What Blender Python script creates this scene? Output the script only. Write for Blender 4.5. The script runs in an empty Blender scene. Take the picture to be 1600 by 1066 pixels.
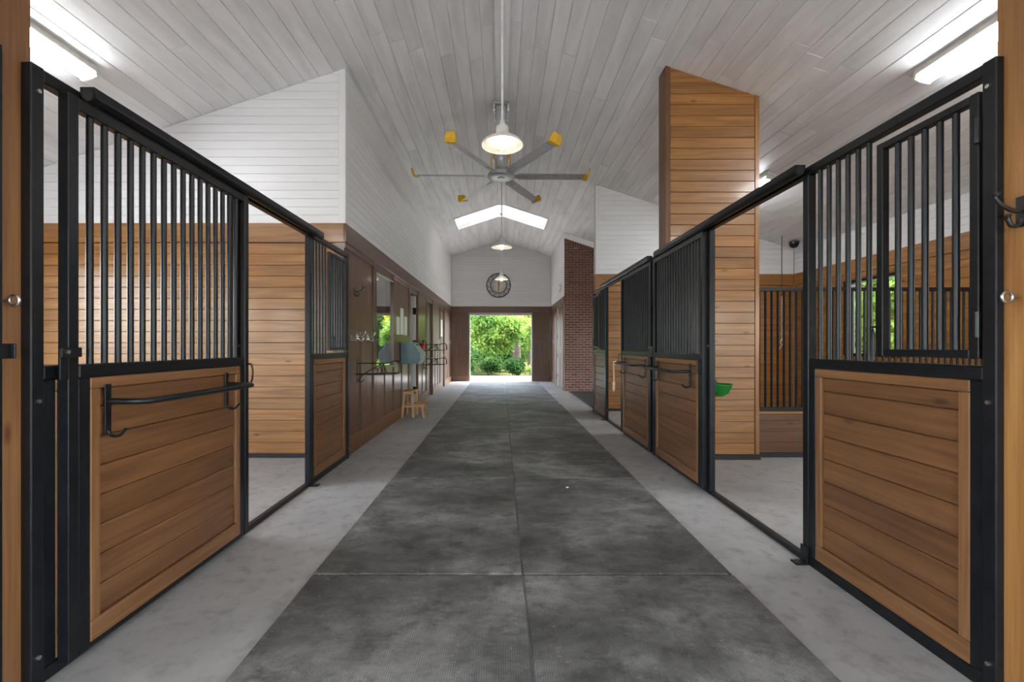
import bpy, bmesh, math, random
from mathutils import Vector, Matrix
random.seed(7)
sc = bpy.context.scene
COL = sc.collection
R = math.radians

# ------------------------------------------------------------------ camera
FPX, CAMZ = 680.0, 1.338
cd = bpy.data.cameras.new('camera'); cam = bpy.data.objects.new('camera', cd); COL.objects.link(cam)
cd.sensor_fit = 'HORIZONTAL'; cd.sensor_width = 36.0; cd.lens = FPX/1600*36.0
cd.shift_x = 17/1600; cd.shift_y = 7/1600; cd.clip_start = 0.02; cd.clip_end = 500
cam.location = (0, 0, CAMZ); cam.rotation_euler = (R(90), 0, 0)
sc.camera = cam

# ------------------------------------------------------------------ world, sun, exposure
w = bpy.data.worlds.new('world'); sc.world = w; w.use_nodes = True
wn = w.node_tree; wn.nodes.clear()
sky = wn.nodes.new('ShaderNodeTexSky'); sky.sky_type = 'NISHITA'; sky.sun_disc = False
SUN_DIR = Vector((0.60, 0.30, 0.95)).normalized()       # towards the sun
sky.sun_elevation = math.asin(SUN_DIR.z); sky.sun_rotation = math.atan2(SUN_DIR.x, SUN_DIR.y)
sky.altitude = 200; sky.air_density = 1.0; sky.dust_density = 1.6
bgn = wn.nodes.new('ShaderNodeBackground'); bgn.inputs[1].default_value = 1.5
wo = wn.nodes.new('ShaderNodeOutputWorld')
hz = wn.nodes.new('ShaderNodeHueSaturation'); hz.inputs['Saturation'].default_value = 0.50   # summer haze
wn.links.new(sky.outputs[0], hz.inputs['Color']); wn.links.new(hz.outputs[0], bgn.inputs[0]); wn.links.new(bgn.outputs[0], wo.inputs[0])
sd = bpy.data.lights.new('sun', 'SUN'); sd.energy = 7.2; sd.angle = R(0.6); sd.color = (1.0, 0.95, 0.86)
sun = bpy.data.objects.new('sun', sd); COL.objects.link(sun)
sun.rotation_euler = SUN_DIR.to_track_quat('Z', 'Y').to_euler(); sun.location = (20, 20, 30)
sc.view_settings.view_transform = 'Standard'; sc.view_settings.look = 'None'
sc.view_settings.gamma = 1.0; sc.view_settings.use_curve_mapping = False
sc.view_settings.exposure = 1.28
STRIP_E = 27.0        # emission of the fluorescent diffusers
BULB_E = 6.0         # emission of the pendant bulbs
sc.cycles.max_bounces = 12; sc.cycles.diffuse_bounces = 6; sc.cycles.glossy_bounces = 4
sc.cycles.transmission_bounces = 8; sc.cycles.transparent_max_bounces = 12
sc.cycles.sample_clamp_indirect = 6.0; sc.cycles.caustics_reflective = False; sc.cycles.caustics_refractive = False

# ------------------------------------------------------------------ materials
def lin(r, g, b):
    f = lambda c: (c/255/12.92) if c/255 <= 0.04045 else ((c/255+0.055)/1.055)**2.4
    return (f(r), f(g), f(b), 1.0)
MATS = {}
def new_mat(name):
    m = bpy.data.materials.new(name); m.use_nodes = True
    nt = m.node_tree; b = nt.nodes['Principled BSDF']
    MATS[name] = m
    return m, nt, b
def N(nt, t, **kw):
    n = nt.nodes.new(t)
    for k, v in kw.items(): setattr(n, k, v)
    return n
def ramp(nt, fac, stops):
    r = N(nt, 'ShaderNodeValToRGB'); e = r.color_ramp.elements
    while len(e) < len(stops): e.new(0.5)
    for i, (p, c) in enumerate(stops):
        e[i].position = p; e[i].color = c if len(c) == 4 else (*c, 1)
    nt.links.new(fac, r.inputs[0]); return r.outputs[0]
def mixc(nt, a, b, fac, mode='MIX'):
    m = N(nt, 'ShaderNodeMix', data_type='RGBA', blend_type=mode)
    for s, v in ((m.inputs[6], a), (m.inputs[7], b), (m.inputs[0], fac)):
        if hasattr(v, 'is_linked'): nt.links.new(v, s)
        else: s.default_value = v
    return m.outputs[2]
def coords(nt, scale, rnd=True, obj=True):
    tc = N(nt, 'ShaderNodeTexCoord'); mp = N(nt, 'ShaderNodeMapping'); mp.inputs['Scale'].default_value = scale
    v = tc.outputs['Object']
    if rnd:
        oi = N(nt, 'ShaderNodeObjectInfo')
        mu = N(nt, 'ShaderNodeVectorMath', operation='SCALE'); mu.inputs[3].default_value = 37.0
        cx = N(nt, 'ShaderNodeCombineXYZ')
        for k in range(3): nt.links.new(oi.outputs['Random'], cx.inputs[k])
        nt.links.new(cx.outputs[0], mu.inputs[0])
        ad = N(nt, 'ShaderNodeVectorMath', operation='ADD')
        nt.links.new(v, ad.inputs[0]); nt.links.new(mu.outputs[0], ad.inputs[1]); v = ad.outputs[0]
    nt.links.new(v, mp.inputs[0]); return mp.outputs[0]
def noise(nt, vec, scale, detail=3, dist=0.0, rough=0.5):
    n = N(nt, 'ShaderNodeTexNoise'); n.inputs['Scale'].default_value = scale; n.inputs['Detail'].default_value = detail
    n.inputs['Distortion'].default_value = dist; n.inputs['Roughness'].default_value = rough
    nt.links.new(vec, n.inputs['Vector']); return n.outputs[0]
def bump(nt, b, h, strength=0.2, dist=0.002):
    n = N(nt, 'ShaderNodeBump'); n.inputs['Strength'].default_value = strength; n.inputs['Distance'].default_value = dist
    nt.links.new(h, n.inputs['Height']); nt.links.new(n.outputs[0], b.inputs['Normal'])

def wood(name, dark, mid, light, axis, rough=0.45, vary=0.28, knots=True, dirt=None, coat=0.0):
    m, nt, b = new_mat(name)
    a = {'x': 0, 'y': 1, 'z': 2}[axis]
    s1 = [16.0]*3; s1[a] = 0.8
    s2 = [85.0]*3; s2[a] = 2.2
    v1 = coords(nt, s1); v2 = coords(nt, s2)
    g = noise(nt, v1, 1.0, 4, 1.3, 0.55); f = noise(nt, v2, 1.0, 2)
    c = ramp(nt, g, [(0.22, dark), (0.50, mid), (0.80, light)])
    c = mixc(nt, c, mixc(nt, c, (0.62, 0.58, 0.55, 1), 1.0, 'MULTIPLY'), ramp(nt, f, [(0.45, (0, 0, 0)), (0.75, (0.55, 0.55, 0.55))]))
    if knots:
        sk = [9.0]*3; sk[a] = 3.2
        vk = coords(nt, sk); vo = N(nt, 'ShaderNodeTexVoronoi'); vo.inputs['Scale'].default_value = 1.0
        nt.links.new(vk, vo.inputs['Vector'])
        kf = ramp(nt, vo.outputs['Distance'], [(0.05, (0.85, 0.85, 0.85)), (0.17, (0, 0, 0))])
        # only some cells hold a knot
        sel = N(nt, 'ShaderNodeSeparateColor'); nt.links.new(vo.outputs['Color'], sel.inputs[0])
        gt = N(nt, 'ShaderNodeMath', operation='GREATER_THAN'); gt.inputs[1].default_value = 0.80
        nt.links.new(sel.outputs[0], gt.inputs[0])
        mu = N(nt, 'ShaderNodeMath', operation='MULTIPLY'); nt.links.new(kf, mu.inputs[0]); nt.links.new(gt.outputs[0], mu.inputs[1])
        c = mixc(nt, c, mixc(nt, c, (0.30, 0.22, 0.17, 1), 1.0, 'MULTIPLY'), mu.outputs[0])
    if dirt:
        tc = N(nt, 'ShaderNodeNewGeometry')
        d = noise(nt, tc.outputs['Position'], 1.6, 4, 0.4)
        c = mixc(nt, c, dirt, ramp(nt, d, [(0.48, (0, 0, 0)), (0.74, (0.38, 0.38, 0.38))]))
    oi = N(nt, 'ShaderNodeObjectInfo'); mr = N(nt, 'ShaderNodeMapRange')
    mr.inputs[3].default_value = 1-vary; mr.inputs[4].default_value = 1+vary
    nt.links.new(oi.outputs['Random'], mr.inputs[0])
    hs = N(nt, 'ShaderNodeHueSaturation'); nt.links.new(c, hs.inputs['Color']); nt.links.new(mr.outputs[0], hs.inputs['Value'])
    nt.links.new(hs.outputs[0], b.inputs['Base Color'])
    b.inputs['Roughness'].default_value = rough
    b.inputs['Coat Weight'].default_value = coat; b.inputs['Coat Roughness'].default_value = 0.13
    bump(nt, b, f, 0.25, 0.0012)
    return m
for ax in 'xyz':
    wood('honey_wood_'+ax, lin(122, 81, 40), lin(156, 107, 55), lin(180, 132, 75), ax, 0.42, 0.13, coat=0.22)
    wood('door_wood_'+ax, lin(84, 54, 32), lin(111, 74, 44), lin(131, 91, 57), ax, 0.42, 0.12, dirt=lin(84, 62, 46))
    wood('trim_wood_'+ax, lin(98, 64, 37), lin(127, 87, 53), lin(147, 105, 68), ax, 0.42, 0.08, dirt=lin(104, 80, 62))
    wood('panel_wood_'+ax, lin(72, 47, 32), lin(96, 64, 44), lin(117, 82, 58), ax, 0.45, 0.10, knots=False, coat=0.3)
    wood('stool_wood_'+ax, lin(146, 108, 66), lin(182, 140, 92), lin(204, 164, 116), ax, 0.5, 0.08, knots=False)
wood('dark_door_wood_z', lin(48, 34, 24), lin(66, 48, 34), lin(84, 62, 46), 'z', 0.4, 0.08, knots=False)

def paint(name, c, rough=0.5, mottle=0.10, axis=None, vary=0.03):
    m, nt, b = new_mat(name)
    s = [6.0]*3
    if axis: s[{'x': 0, 'y': 1, 'z': 2}[axis]] = 0.8
    v = coords(nt, s); g = noise(nt, v, 1.0, 5, 0.6)
    d = tuple(x*(1-2*mottle) for x in c[:3])+(1,)
    cc = ramp(nt, g, [(0.30, d), (0.62, c)])
    oi = N(nt, 'ShaderNodeObjectInfo'); mr = N(nt, 'ShaderNodeMapRange')
    mr.inputs[3].default_value = 1-vary; mr.inputs[4].default_value = 1+vary; nt.links.new(oi.outputs['Random'], mr.inputs[0])
    hs = N(nt, 'ShaderNodeHueSaturation'); nt.links.new(cc, hs.inputs['Color']); nt.links.new(mr.outputs[0], hs.inputs['Value'])
    nt.links.new(hs.outputs[0], b.inputs['Base Color']); b.inputs['Roughness'].default_value = rough
    bump(nt, b, g, 0.15, 0.001)
    return m
for ax in 'xyz': paint('white_paint_'+ax, (0.80, 0.80, 0.80, 1), 0.45, 0.03, ax, 0.02)
paint('ceiling_paint_y', (0.86, 0.86, 0.86, 1), 0.5, 0.09, 'y', 0.05)
paint('plaster', (0.72, 0.68, 0.63, 1), 0.7, 0.04)

def simple(name, c, rough=0.5, metal=0.0, emit=None, es=0, mott=0.12, sc_=18.0, coat=0.0):
    m, nt, b = new_mat(name)
    v = coords(nt, (1, 1, 1)); g = noise(nt, v, sc_, 4)
    d = tuple(x*(1-mott) for x in c[:3])+(1,); e = tuple(min(1, x*(1+mott)) for x in c[:3])+(1,)
    nt.links.new(ramp(nt, g, [(0.3, d), (0.7, e)]), b.inputs['Base Color'])
    b.inputs['Metallic'].default_value = metal
    r = N(nt, 'ShaderNodeMapRange'); r.inputs[3].default_value = max(0.03, rough-0.06); r.inputs[4].default_value = rough+0.06
    nt.links.new(g, r.inputs[0]); nt.links.new(r.outputs[0], b.inputs['Roughness'])
    b.inputs['Coat Weight'].default_value = coat
    if emit:
        b.inputs['Emission Color'].default_value = emit; b.inputs['Emission Strength'].default_value = es
    return m
simple('black_steel', (0.0065, 0.0075, 0.0095, 1), 0.33, mott=0.3)
MATS['black_steel'].node_tree.nodes['Principled BSDF'].inputs['Specular IOR Level'].default_value = 0.36
simple('black_rubber', (0.016, 0.016, 0.016, 1), 0.6)
simple('bolt_steel', (0.55, 0.55, 0.53, 1), 0.3, 1.0)
simple('galvanised', (0.52, 0.53, 0.54, 1), 0.38, 0.6)
simple('blade_aluminium', (0.62, 0.63, 0.64, 1), 0.35, 0.55)
simple('lamp_rod_white', (0.78, 0.78, 0.76, 1), 0.4)
simple('shade_outside', (0.72, 0.70, 0.65, 1), 0.35)
simple('shade_enamel', (0.80, 0.76, 0.68, 1), 0.3)
simple('yellow_plastic', lin(240, 190, 20), 0.4)
simple('hose_box_teal', lin(64, 92, 98), 0.32)
simple('hose_box_pale', lin(132, 152, 146), 0.38)
simple('bowl_green', lin(24, 130, 44), 0.3)
simple('red_enamel', lin(170, 24, 22), 0.3)
simple('paper', (0.78, 0.78, 0.76, 1), 0.6, mott=0.03)
simple('rope_cotton', lin(222, 206, 180), 0.9, sc_=120)
simple('clock_iron', (0.03, 0.028, 0.027, 1), 0.5)
simple('clock_face', lin(226, 214, 200), 0.6)
simple('handle_chrome', (0.75, 0.75, 0.75, 1), 0.16, 1.0)
simple('brass', lin(190, 160, 96), 0.3, 1.0)
simple('aged_iron', (0.055, 0.052, 0.05, 1), 0.35, 0.7)
simple('mortar', lin(178, 164, 150), 0.9)
simple('bark', lin(74, 60, 48), 0.9, sc_=9, mott=0.4)
simple('soil_path', lin(176, 168, 158), 0.9, sc_=2)
simple('strip_diffuser', (0.9, 0.9, 0.9, 1), 0.4, emit=(0.93, 0.97, 1.0, 1), es=STRIP_E)
simple('bulb_glow', (0.9, 0.9, 0.85, 1), 0.3, emit=(1.0, 0.92, 0.80, 1), es=BULB_E)
simple('office_lamp_glow', (0.9, 0.9, 0.85, 1), 0.3, emit=(1.0, 0.93, 0.84, 1), es=10)

def brick_mat():
    m, nt, b = new_mat('brick_red')
    v = coords(nt, (1, 1, 1)); g = noise(nt, v, 30, 4)
    c = ramp(nt, g, [(0.3, lin(78, 48, 42)), (0.7, lin(116, 74, 64))])
    oi = N(nt, 'ShaderNodeObjectInfo'); mr = N(nt, 'ShaderNodeMapRange'); mr.inputs[3].default_value = 0.6; mr.inputs[4].default_value = 1.3
    nt.links.new(oi.outputs['Random'], mr.inputs[0])
    hs = N(nt, 'ShaderNodeHueSaturation'); nt.links.new(c, hs.inputs['Color']); nt.links.new(mr.outputs[0], hs.inputs['Value'])
    nt.links.new(hs.outputs[0], b.inputs['Base Color']); b.inputs['Roughness'].default_value = 0.85; bump(nt, b, g, 0.4, 0.003)
brick_mat()
def concrete():
    m, nt, b = new_mat('concrete')
    g = N(nt, 'ShaderNodeNewGeometry').outputs['Position']
    a = noise(nt, g, 0.9, 6, 0.5, 0.6); d = noise(nt, g, 9, 5, 0.2, 0.65); e = noise(nt, g, 140, 2)
    c = ramp(nt, a, [(0.28, lin(140, 137, 133)), (0.55, lin(164, 161, 157)), (0.78, lin(182, 180, 176))])
    c = mixc(nt, c, lin(112, 107, 102), ramp(nt, d, [(0.50, (0, 0, 0)), (0.76, (0.65, 0.65, 0.65))]))
    c = mixc(nt, c, lin(104, 100, 95), ramp(nt, e, [(0.62, (0, 0, 0)), (0.85, (0.4, 0.4, 0.4))]))
    nt.links.new(c, b.inputs['Base Color']); b.inputs['Roughness'].default_value = 0.62; bump(nt, b, e, 0.2, 0.002)
concrete()
def rubber():
    m, nt, b = new_mat('mat_rubber')
    g = N(nt, 'ShaderNodeNewGeometry').outputs['Position']
    mp = N(nt, 'ShaderNodeMapping'); mp.inputs['Scale'].default_value = (1.0, 1.5, 1.0); nt.links.new(g, mp.inputs[0])
    oi = N(nt, 'ShaderNodeObjectInfo'); ad = N(nt, 'ShaderNodeVectorMath', operation='ADD')
    mu = N(nt, 'ShaderNodeMath', operation='MULTIPLY'); mu.inputs[1].default_value = 2.0; nt.links.new(oi.outputs['Random'], mu.inputs[0])
    cx = N(nt, 'ShaderNodeCombineXYZ'); nt.links.new(mu.outputs[0], cx.inputs[2])
    nt.links.new(mp.outputs[0], ad.inputs[0]); nt.links.new(cx.outputs[0], ad.inputs[1]); v = ad.outputs[0]
    a = noise(nt, v, 1.3, 9, 0.25, 0.68); d = noise(nt, v, 5.5, 10, 0.3, 0.8); s = noise(nt, v, 34, 3)
    c = ramp(nt, a, [(0.30, lin(56, 55, 53)), (0.50, lin(104, 102, 98)), (0.70, lin(160, 157, 151))])
    c = mixc(nt, c, lin(42, 41, 41), ramp(nt, d, [(0.35, (0.75, 0.75, 0.75)), (0.52, (0, 0, 0))]))
    c = mixc(nt, c, lin(150, 148, 144), ramp(nt, d, [(0.56, (0, 0, 0)), (0.80, (0.7, 0.7, 0.7))]))
    c = mixc(nt, c, lin(196, 194, 188), ramp(nt, s, [(0.66, (0, 0, 0)), (0.76, (0.32, 0.32, 0.32))]))
    wv = N(nt, 'ShaderNodeTexWave'); wv.bands_direction = 'X'; wv.inputs['Scale'].default_value = 32; wv.inputs['Distortion'].default_value = 1.2
    wv.inputs['Detail Scale'].default_value = 3; nt.links.new(g, wv.inputs['Vector'])
    c = mixc(nt, c, mixc(nt, c, (0.6, 0.6, 0.6, 1), 1.0, 'MULTIPLY'), ramp(nt, wv.outputs[0], [(0.2, (0.75, 0.75, 0.75)), (0.7, (0, 0, 0))]))
    nt.links.new(c, b.inputs['Base Color']); b.inputs['Roughness'].default_value = 0.62
    bump(nt, b, wv.outputs[0], 0.5, 0.003)
rubber()
def glass(name, tint=(1, 1, 1, 1)):
    m, nt, b = new_mat(name)
    g = N(nt, 'ShaderNodeBsdfGlossy'); g.inputs['Roughness'].default_value = 0.02
    t = N(nt, 'ShaderNodeBsdfTransparent'); t.inputs[0].default_value = tint
    lw = N(nt, 'ShaderNodeLayerWeight'); lw.inputs[0].default_value = 0.5
    pw = N(nt, 'ShaderNodeMath', operation='POWER'); pw.inputs[1].default_value = 2.2; nt.links.new(lw.outputs['Facing'], pw.inputs[0])
    fr = N(nt, 'ShaderNodeMapRange'); fr.inputs[3].default_value = 0.045; fr.inputs[4].default_value = 0.97; nt.links.new(pw.outputs[0], fr.inputs[0])
    wob = noise(nt, coords(nt, (1, 1, 1)), 5.0, 2); bp = N(nt, 'ShaderNodeBump'); bp.inputs['Strength'].default_value = 0.03
    bp.inputs['Distance'].default_value = 0.01
    nt.links.new(wob, bp.inputs['Height']); nt.links.new(bp.outputs[0], g.inputs['Normal'])
    mx = N(nt, 'ShaderNodeMixShader'); nt.links.new(fr.outputs[0], mx.inputs[0]); nt.links.new(t.outputs[0], mx.inputs[1]); nt.links.new(g.outputs[0], mx.inputs[2])
    nt.links.new(mx.outputs[0], nt.nodes['Material Output'].inputs[0])
glass('window_glass')
def frosted():
    m, nt, b = new_mat('frosted_glazing')
    t = N(nt, 'ShaderNodeBsdfTranslucent'); v = noise(nt, coords(nt, (1, 1, 1)), 3, 2)
    nt.links.new(ramp(nt, v, [(0.3, (0.44, 0.43, 0.41)), (0.7, (0.50, 0.49, 0.47))]), t.inputs[0])
    nt.links.new(t.outputs[0], nt.nodes['Material Output'].inputs[0])
frosted()
def leaf(name, a, c2, c3):
    m, nt, b = new_mat(name)
    g = N(nt, 'ShaderNodeNewGeometry')
    n1 = noise(nt, g.outputs['Position'], 0.9, 3); n2 = noise(nt, g.outputs['Position'], 9, 2)
    c = ramp(nt, n1, [(0.3, a), (0.52, c2), (0.74, c3)])
    c = mixc(nt, c, mixc(nt, c, (0.55, 0.6, 0.5, 1), 1.0, 'MULTIPLY'), n2)
    d = N(nt, 'ShaderNodeBsdfDiffuse'); t = N(nt, 'ShaderNodeBsdfTranslucent'); mx = N(nt, 'ShaderNodeMixShader'); mx.inputs[0].default_value = 0.5
    nt.links.new(c, d.inputs[0]); nt.links.new(c, t.inputs[0]); nt.links.new(d.outputs[0], mx.inputs[1]); nt.links.new(t.outputs[0], mx.inputs[2])
    nt.links.new(mx.outputs[0], nt.nodes['Material Output'].inputs[0])
leaf('leaf_bright', lin(82, 118, 56), lin(136, 166, 82), lin(188, 204, 116))
leaf('leaf_yellow', lin(120, 140, 40), lin(180, 190, 70), lin(224, 214, 110))
leaf('leaf_dark', lin(40, 68, 40), lin(70, 102, 56), lin(104, 134, 76))
leaf('grass', lin(70, 74, 46), lin(104, 104, 66), lin(146, 138, 98))

# ------------------------------------------------------------------ geometry helpers
WLOC = {}
CACHE = {}
def wl(o): return WLOC.get(o.name, Vector((0, 0, 0)))
def mk(name, me, loc, parent=None, mat=None):
    if mat and not me.materials: me.materials.append(MATS[mat])
    o = bpy.data.objects.new(name, me); COL.objects.link(o)
    loc = Vector(loc); WLOC[o.name] = loc
    if parent: o.parent = parent; o.location = loc-wl(parent)
    else: o.location = loc
    return o
def tag(o, label=None, cat=None, group=None, kind=None):
    if label: o['label'] = label
    if cat: o['category'] = cat
    if group: o['group'] = group
    if kind: o['kind'] = kind
    return o
def thing(name, label, cat, loc, group=None, kind=None):
    o = bpy.data.objects.new(name, None); COL.objects.link(o); o.location = loc; WLOC[o.name] = Vector(loc)
    o.empty_display_size = 0.1
    return tag(o, label, cat, group, kind)
def struct(name, label, loc=(0, 0, 0)):
    return thing(name, label, None, loc, kind='structure')
def fin(verts, faces, smooth=False, sharp=None):
    me = bpy.data.meshes.new('mesh'); bm = bmesh.new()
    vs = [bm.verts.new(v) for v in verts]
    for f in faces:
        try: bm.faces.new([vs[i] for i in f])
        except ValueError: pass
    bmesh.ops.recalc_face_normals(bm, faces=bm.faces)
    bm.to_mesh(me); bm.free()
    if smooth:
        for p in me.polygons: p.use_smooth = True
        if sharp: me.set_sharp_from_angle(angle=R(sharp))
    return me
def boxmesh(dx, dy, dz, b):
    h = (dx/2, dy/2, dz/2); b = min(b, min(h)*0.6)
    if b <= 0:
        vs = [(sx*h[0], sy*h[1], sz*h[2]) for sx in (-1, 1) for sy in (-1, 1) for sz in (-1, 1)]
        return fin(vs, [(0, 1, 3, 2), (4, 5, 7, 6), (0, 1, 5, 4), (2, 3, 7, 6), (0, 2, 6, 4), (1, 3, 7, 5)])
    C = [(sx, sy, sz) for sx in (-1, 1) for sy in (-1, 1) for sz in (-1, 1)]
    vs, ix = [], {}
    for c in C:
        for a in range(3):
            ix[(c, a)] = len(vs); vs.append(tuple(c[k]*(h[k] if k == a else h[k]-b) for k in range(3)))
    fs = []
    for a in range(3):
        o1, o2 = [k for k in range(3) if k != a]
        for s in (-1, 1):
            q = []
            for s1, s2 in ((-1, -1), (-1, 1), (1, 1), (1, -1)):
                c = [0]*3; c[a] = s; c[o1] = s1; c[o2] = s2; q.append(ix[(tuple(c), a)])
            fs.append(q)
        for s1 in (-1, 1):
            for s2 in (-1, 1):
                c = [0]*3; c[o1] = s1; c[o2] = s2; c[a] = -1; c1 = tuple(c); c[a] = 1; c2 = tuple(c)
                fs.append([ix[(c1, o1)], ix[(c2, o1)], ix[(c2, o2)], ix[(c1, o2)]])
    for c in C: fs.append([ix[(c, 0)], ix[(c, 1)], ix[(c, 2)]])
    return fin(vs, fs)
def box(name, x0, x1, y0, y1, z0, z1, mat, parent=None, b=0.003):
    x0, x1 = sorted((x0, x1)); y0, y1 = sorted((y0, y1)); z0, z1 = sorted((z0, z1))
    d = (round(x1-x0, 4), round(y1-y0, 4), round(z1-z0, 4)); key = ('b', d, mat, b)
    if key not in CACHE: CACHE[key] = boxmesh(*d, b)
    return mk(name, CACHE[key], ((x0+x1)/2, (y0+y1)/2, (z0+z1)/2), parent, mat)
def inset(pts, b):
    n = len(pts); out = []
    area = sum(pts[i][0]*pts[(i+1) % n][1]-pts[(i+1) % n][0]*pts[i][1] for i in range(n))
    sg = 1 if area > 0 else -1
    for i in range(n):
        p0 = Vector(pts[i-1]); p1 = Vector(pts[i]); p2 = Vector(pts[(i+1) % n])
        d1 = (p1-p0).normalized(); d2 = (p2-p1).normalized()
        n1 = Vector((-d1.y, d1.x))*sg; n2 = Vector((-d2.y, d2.x))*sg
        k = n1+n2; L = max(0.25, 1+n1.dot(n2)); out.append(p1+k*(b/L))
    return out
def board(name, O, u, v, n, pts, d0, d1, mat, parent=None, b=0.003):
    """convex polygon prism, chamfered on the d1 (front) side"""
    O, u, v, n = map(Vector, (O, u, v, n)); pts = [Vector(p) for p in pts]; k = len(pts)
    c = sum(pts, Vector((0, 0)))/k; W = O+u*c.x+v*c.y+n*((d0+d1)/2)
    sg = 1 if d1 > d0 else -1
    rings = [(pts, d0), (pts, d1-sg*b), (inset(pts, b), d1)]
    vs = []
    for ps, d in rings: vs += [O+u*p.x+v*p.y+n*d-W for p in ps]
    fs = [list(range(k)), list(range(2*k, 3*k))]
    for r in range(2):
        for i in range(k): fs.append([r*k+i, r*k+(i+1) % k, (r+1)*k+(i+1) % k, (r+1)*k+i])
    return mk(name, fin(vs, fs), W, parent, mat)
def clip(pts, a, bb, c):
    """keep a*x+b*y<=c"""
    out = []
    for i in range(len(pts)):
        p, q = pts[i], pts[(i+1) % len(pts)]; fp, fq = a*p[0]+bb*p[1]-c, a*q[0]+bb*q[1]-c
        if fp <= 1e-9: out.append(p)
        if (fp < -1e-9 and fq > 1e-9) or (fp > 1e-9 and fq < -1e-9):
            t = fp/(fp-fq); out.append((p[0]+(q[0]-p[0])*t, p[1]+(q[1]-p[1])*t))
    return out
def cyl(name, p0, p1, r, mat, parent=None, seg=12, r2=None):
    p0, p1 = Vector(p0), Vector(p1); d = p1-p0; L = d.length; r2 = r if r2 is None else r2
    key = ('c', tuple(round(x, 4) for x in d), round(r, 4), round(r2, 4), seg, mat)
    if key not in CACHE:
        q = d.to_track_quat('Z', 'Y'); vs, fs = [], []
        for k, (z, rr) in enumerate(((-L/2, r), (L/2, r2))):
            for i in range(seg):
                a = 2*math.pi*i/seg; vs.append(q @ Vector((rr*math.cos(a), rr*math.sin(a), z)))
        for i in range(seg): fs.append([i, (i+1) % seg, seg+(i+1) % seg, seg+i])
        fs += [list(range(seg)), list(range(seg, 2*seg))]
        CACHE[key] = fin(vs, fs, True, 40)
    return mk(name, CACHE[key], (p0+p1)/2, parent, mat)
def smooth_path(pts, n=6):
    pts = [Vector(p) for p in pts]; out = []
    for i in range(len(pts)-1):
        p0 = pts[max(i-1, 0)]; p1 = pts[i]; p2 = pts[i+1]; p3 = pts[min(i+2, len(pts)-1)]
        for k in range(n):
            t = k/n
            out.append(0.5*((2*p1)+(p2-p0)*t+(2*p0-5*p1+4*p2-p3)*t*t+(3*p1-p0-3*p2+p3)*t**3))
    out.append(pts[-1]); return out
def tube_mesh(paths, r, seg=8, closed=False):
    vs, fs = [], []
    for path in paths:
        path = [Vector(p) for p in path]; m = len(path); base = len(vs); up = None
        for i, p in enumerate(path):
            if closed: t = (path[(i+1) % m]-path[i-1]).normalized()
            else: t = (path[min(i+1, m-1)]-path[max(i-1, 0)]).normalized()
            if up is None: up = Vector((0, 0, 1)) if abs(t.z) < 0.9 else Vector((1, 0, 0))
            s = t.cross(up).normalized(); up = s.cross(t).normalized()
            rr = r(i/(m-1)) if callable(r) else r
            for k in range(seg):
                a = 2*math.pi*k/seg; vs.append(p+s*(rr*math.cos(a))+up*(rr*math.sin(a)))
        for i in range(m if closed else m-1):
            j = (i+1) % m
            for k in range(seg): fs.append([base+i*seg+k, base+i*seg+(k+1) % seg, base+j*seg+(k+1) % seg, base+j*seg+k])
        if not closed: fs += [[base+k for k in range(seg)], [base+(m-1)*seg+k for k in range(seg)]]
    return vs, fs
def tube(name, paths, r, mat, parent=None, seg=8, closed=False):
    if not isinstance(paths[0][0], (tuple, list, Vector)): paths = [paths]
    c = sum((Vector(p) for p in paths[0]), Vector())/len(paths[0])
    vs, fs = tube_mesh([[Vector(p)-c for p in q] for q in paths], r, seg, closed)
    return mk(name, fin(vs, fs, True, 50), c, parent, mat)
def lathe(name, prof, loc, mat, parent=None, seg=32, close=False):
    vs, fs = [], []; n = len(prof)
    for i in range(seg):
        a = 2*math.pi*i/seg
        for r, z in prof: vs.append((r*math.cos(a), r*math.sin(a), z))
    for i in range(seg):
        j = (i+1) % seg
        for k in range(n-1): fs.append([i*n+k, j*n+k, j*n+k+1, i*n+k+1])
        if close: fs.append([i*n+n-1, j*n+n-1, j*n, i*n])
    me = fin(vs, fs, True, 45)
    bm = bmesh.new(); bm.from_mesh(me); bmesh.ops.remove_doubles(bm, verts=bm.verts, dist=1e-5)
    bmesh.ops.recalc_face_normals(bm, faces=bm.faces); bm.to_mesh(me); bm.free()
    return mk(name, me, loc, parent, mat)

# ------------------------------------------------------------------ the building: sizes
XW = 1.855            # aisle walls of the far half
XL, XR = -1.81, 1.87  # planes of the stall fronts
XO = 6.0              # outer walls
RIDGE, SL = 5.26, 0.328
YP0, YP1, YP2 = 1.70, 5.19, 8.88   # partitions
YF = 16.28            # far gable
YB = -6.0             # gable behind the camera
ZT = 2.795            # top of the brown trim
def ceil_z(x): return RIDGE-SL*abs(x)

# ------------------------------------------------------------------ floor
fl = struct('floor', 'pale grey concrete floor of the barn aisle and stalls', (0, 5, 0))
box('slab', -6.2, 6.2, YB-0.2, YF+0.2, -0.2, 0.0, 'concrete', fl, 0)
ap = struct('floor_apron', 'sunlit concrete apron outside the far barn opening', (0, 18, 0))
box('slab', -4, 4, YF+0.2, YF+3.2, -0.22, -0.02, 'concrete', ap, 0.01)
ap2 = struct('floor_passage_bounce', 'unseen pale slab added outside the side passage to bounce light', (9, 10.8, 0))  # unseen pale slab added to bounce sunlight up to the ceiling
box('slab', 6.2, 12, 7.5, 14, -0.22, -0.02, 'concrete', ap2, 0.01)
ap3 = struct('floor_back_bounce', 'unseen pale slab added behind the camera end of the barn to bounce light', (0, -10, 0))  # pale ground put in out of view, throws daylight in from behind
box('slab', -9, 9, -16, YB-0.2, -0.22, -0.02, 'concrete', ap3, 0.01)
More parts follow.
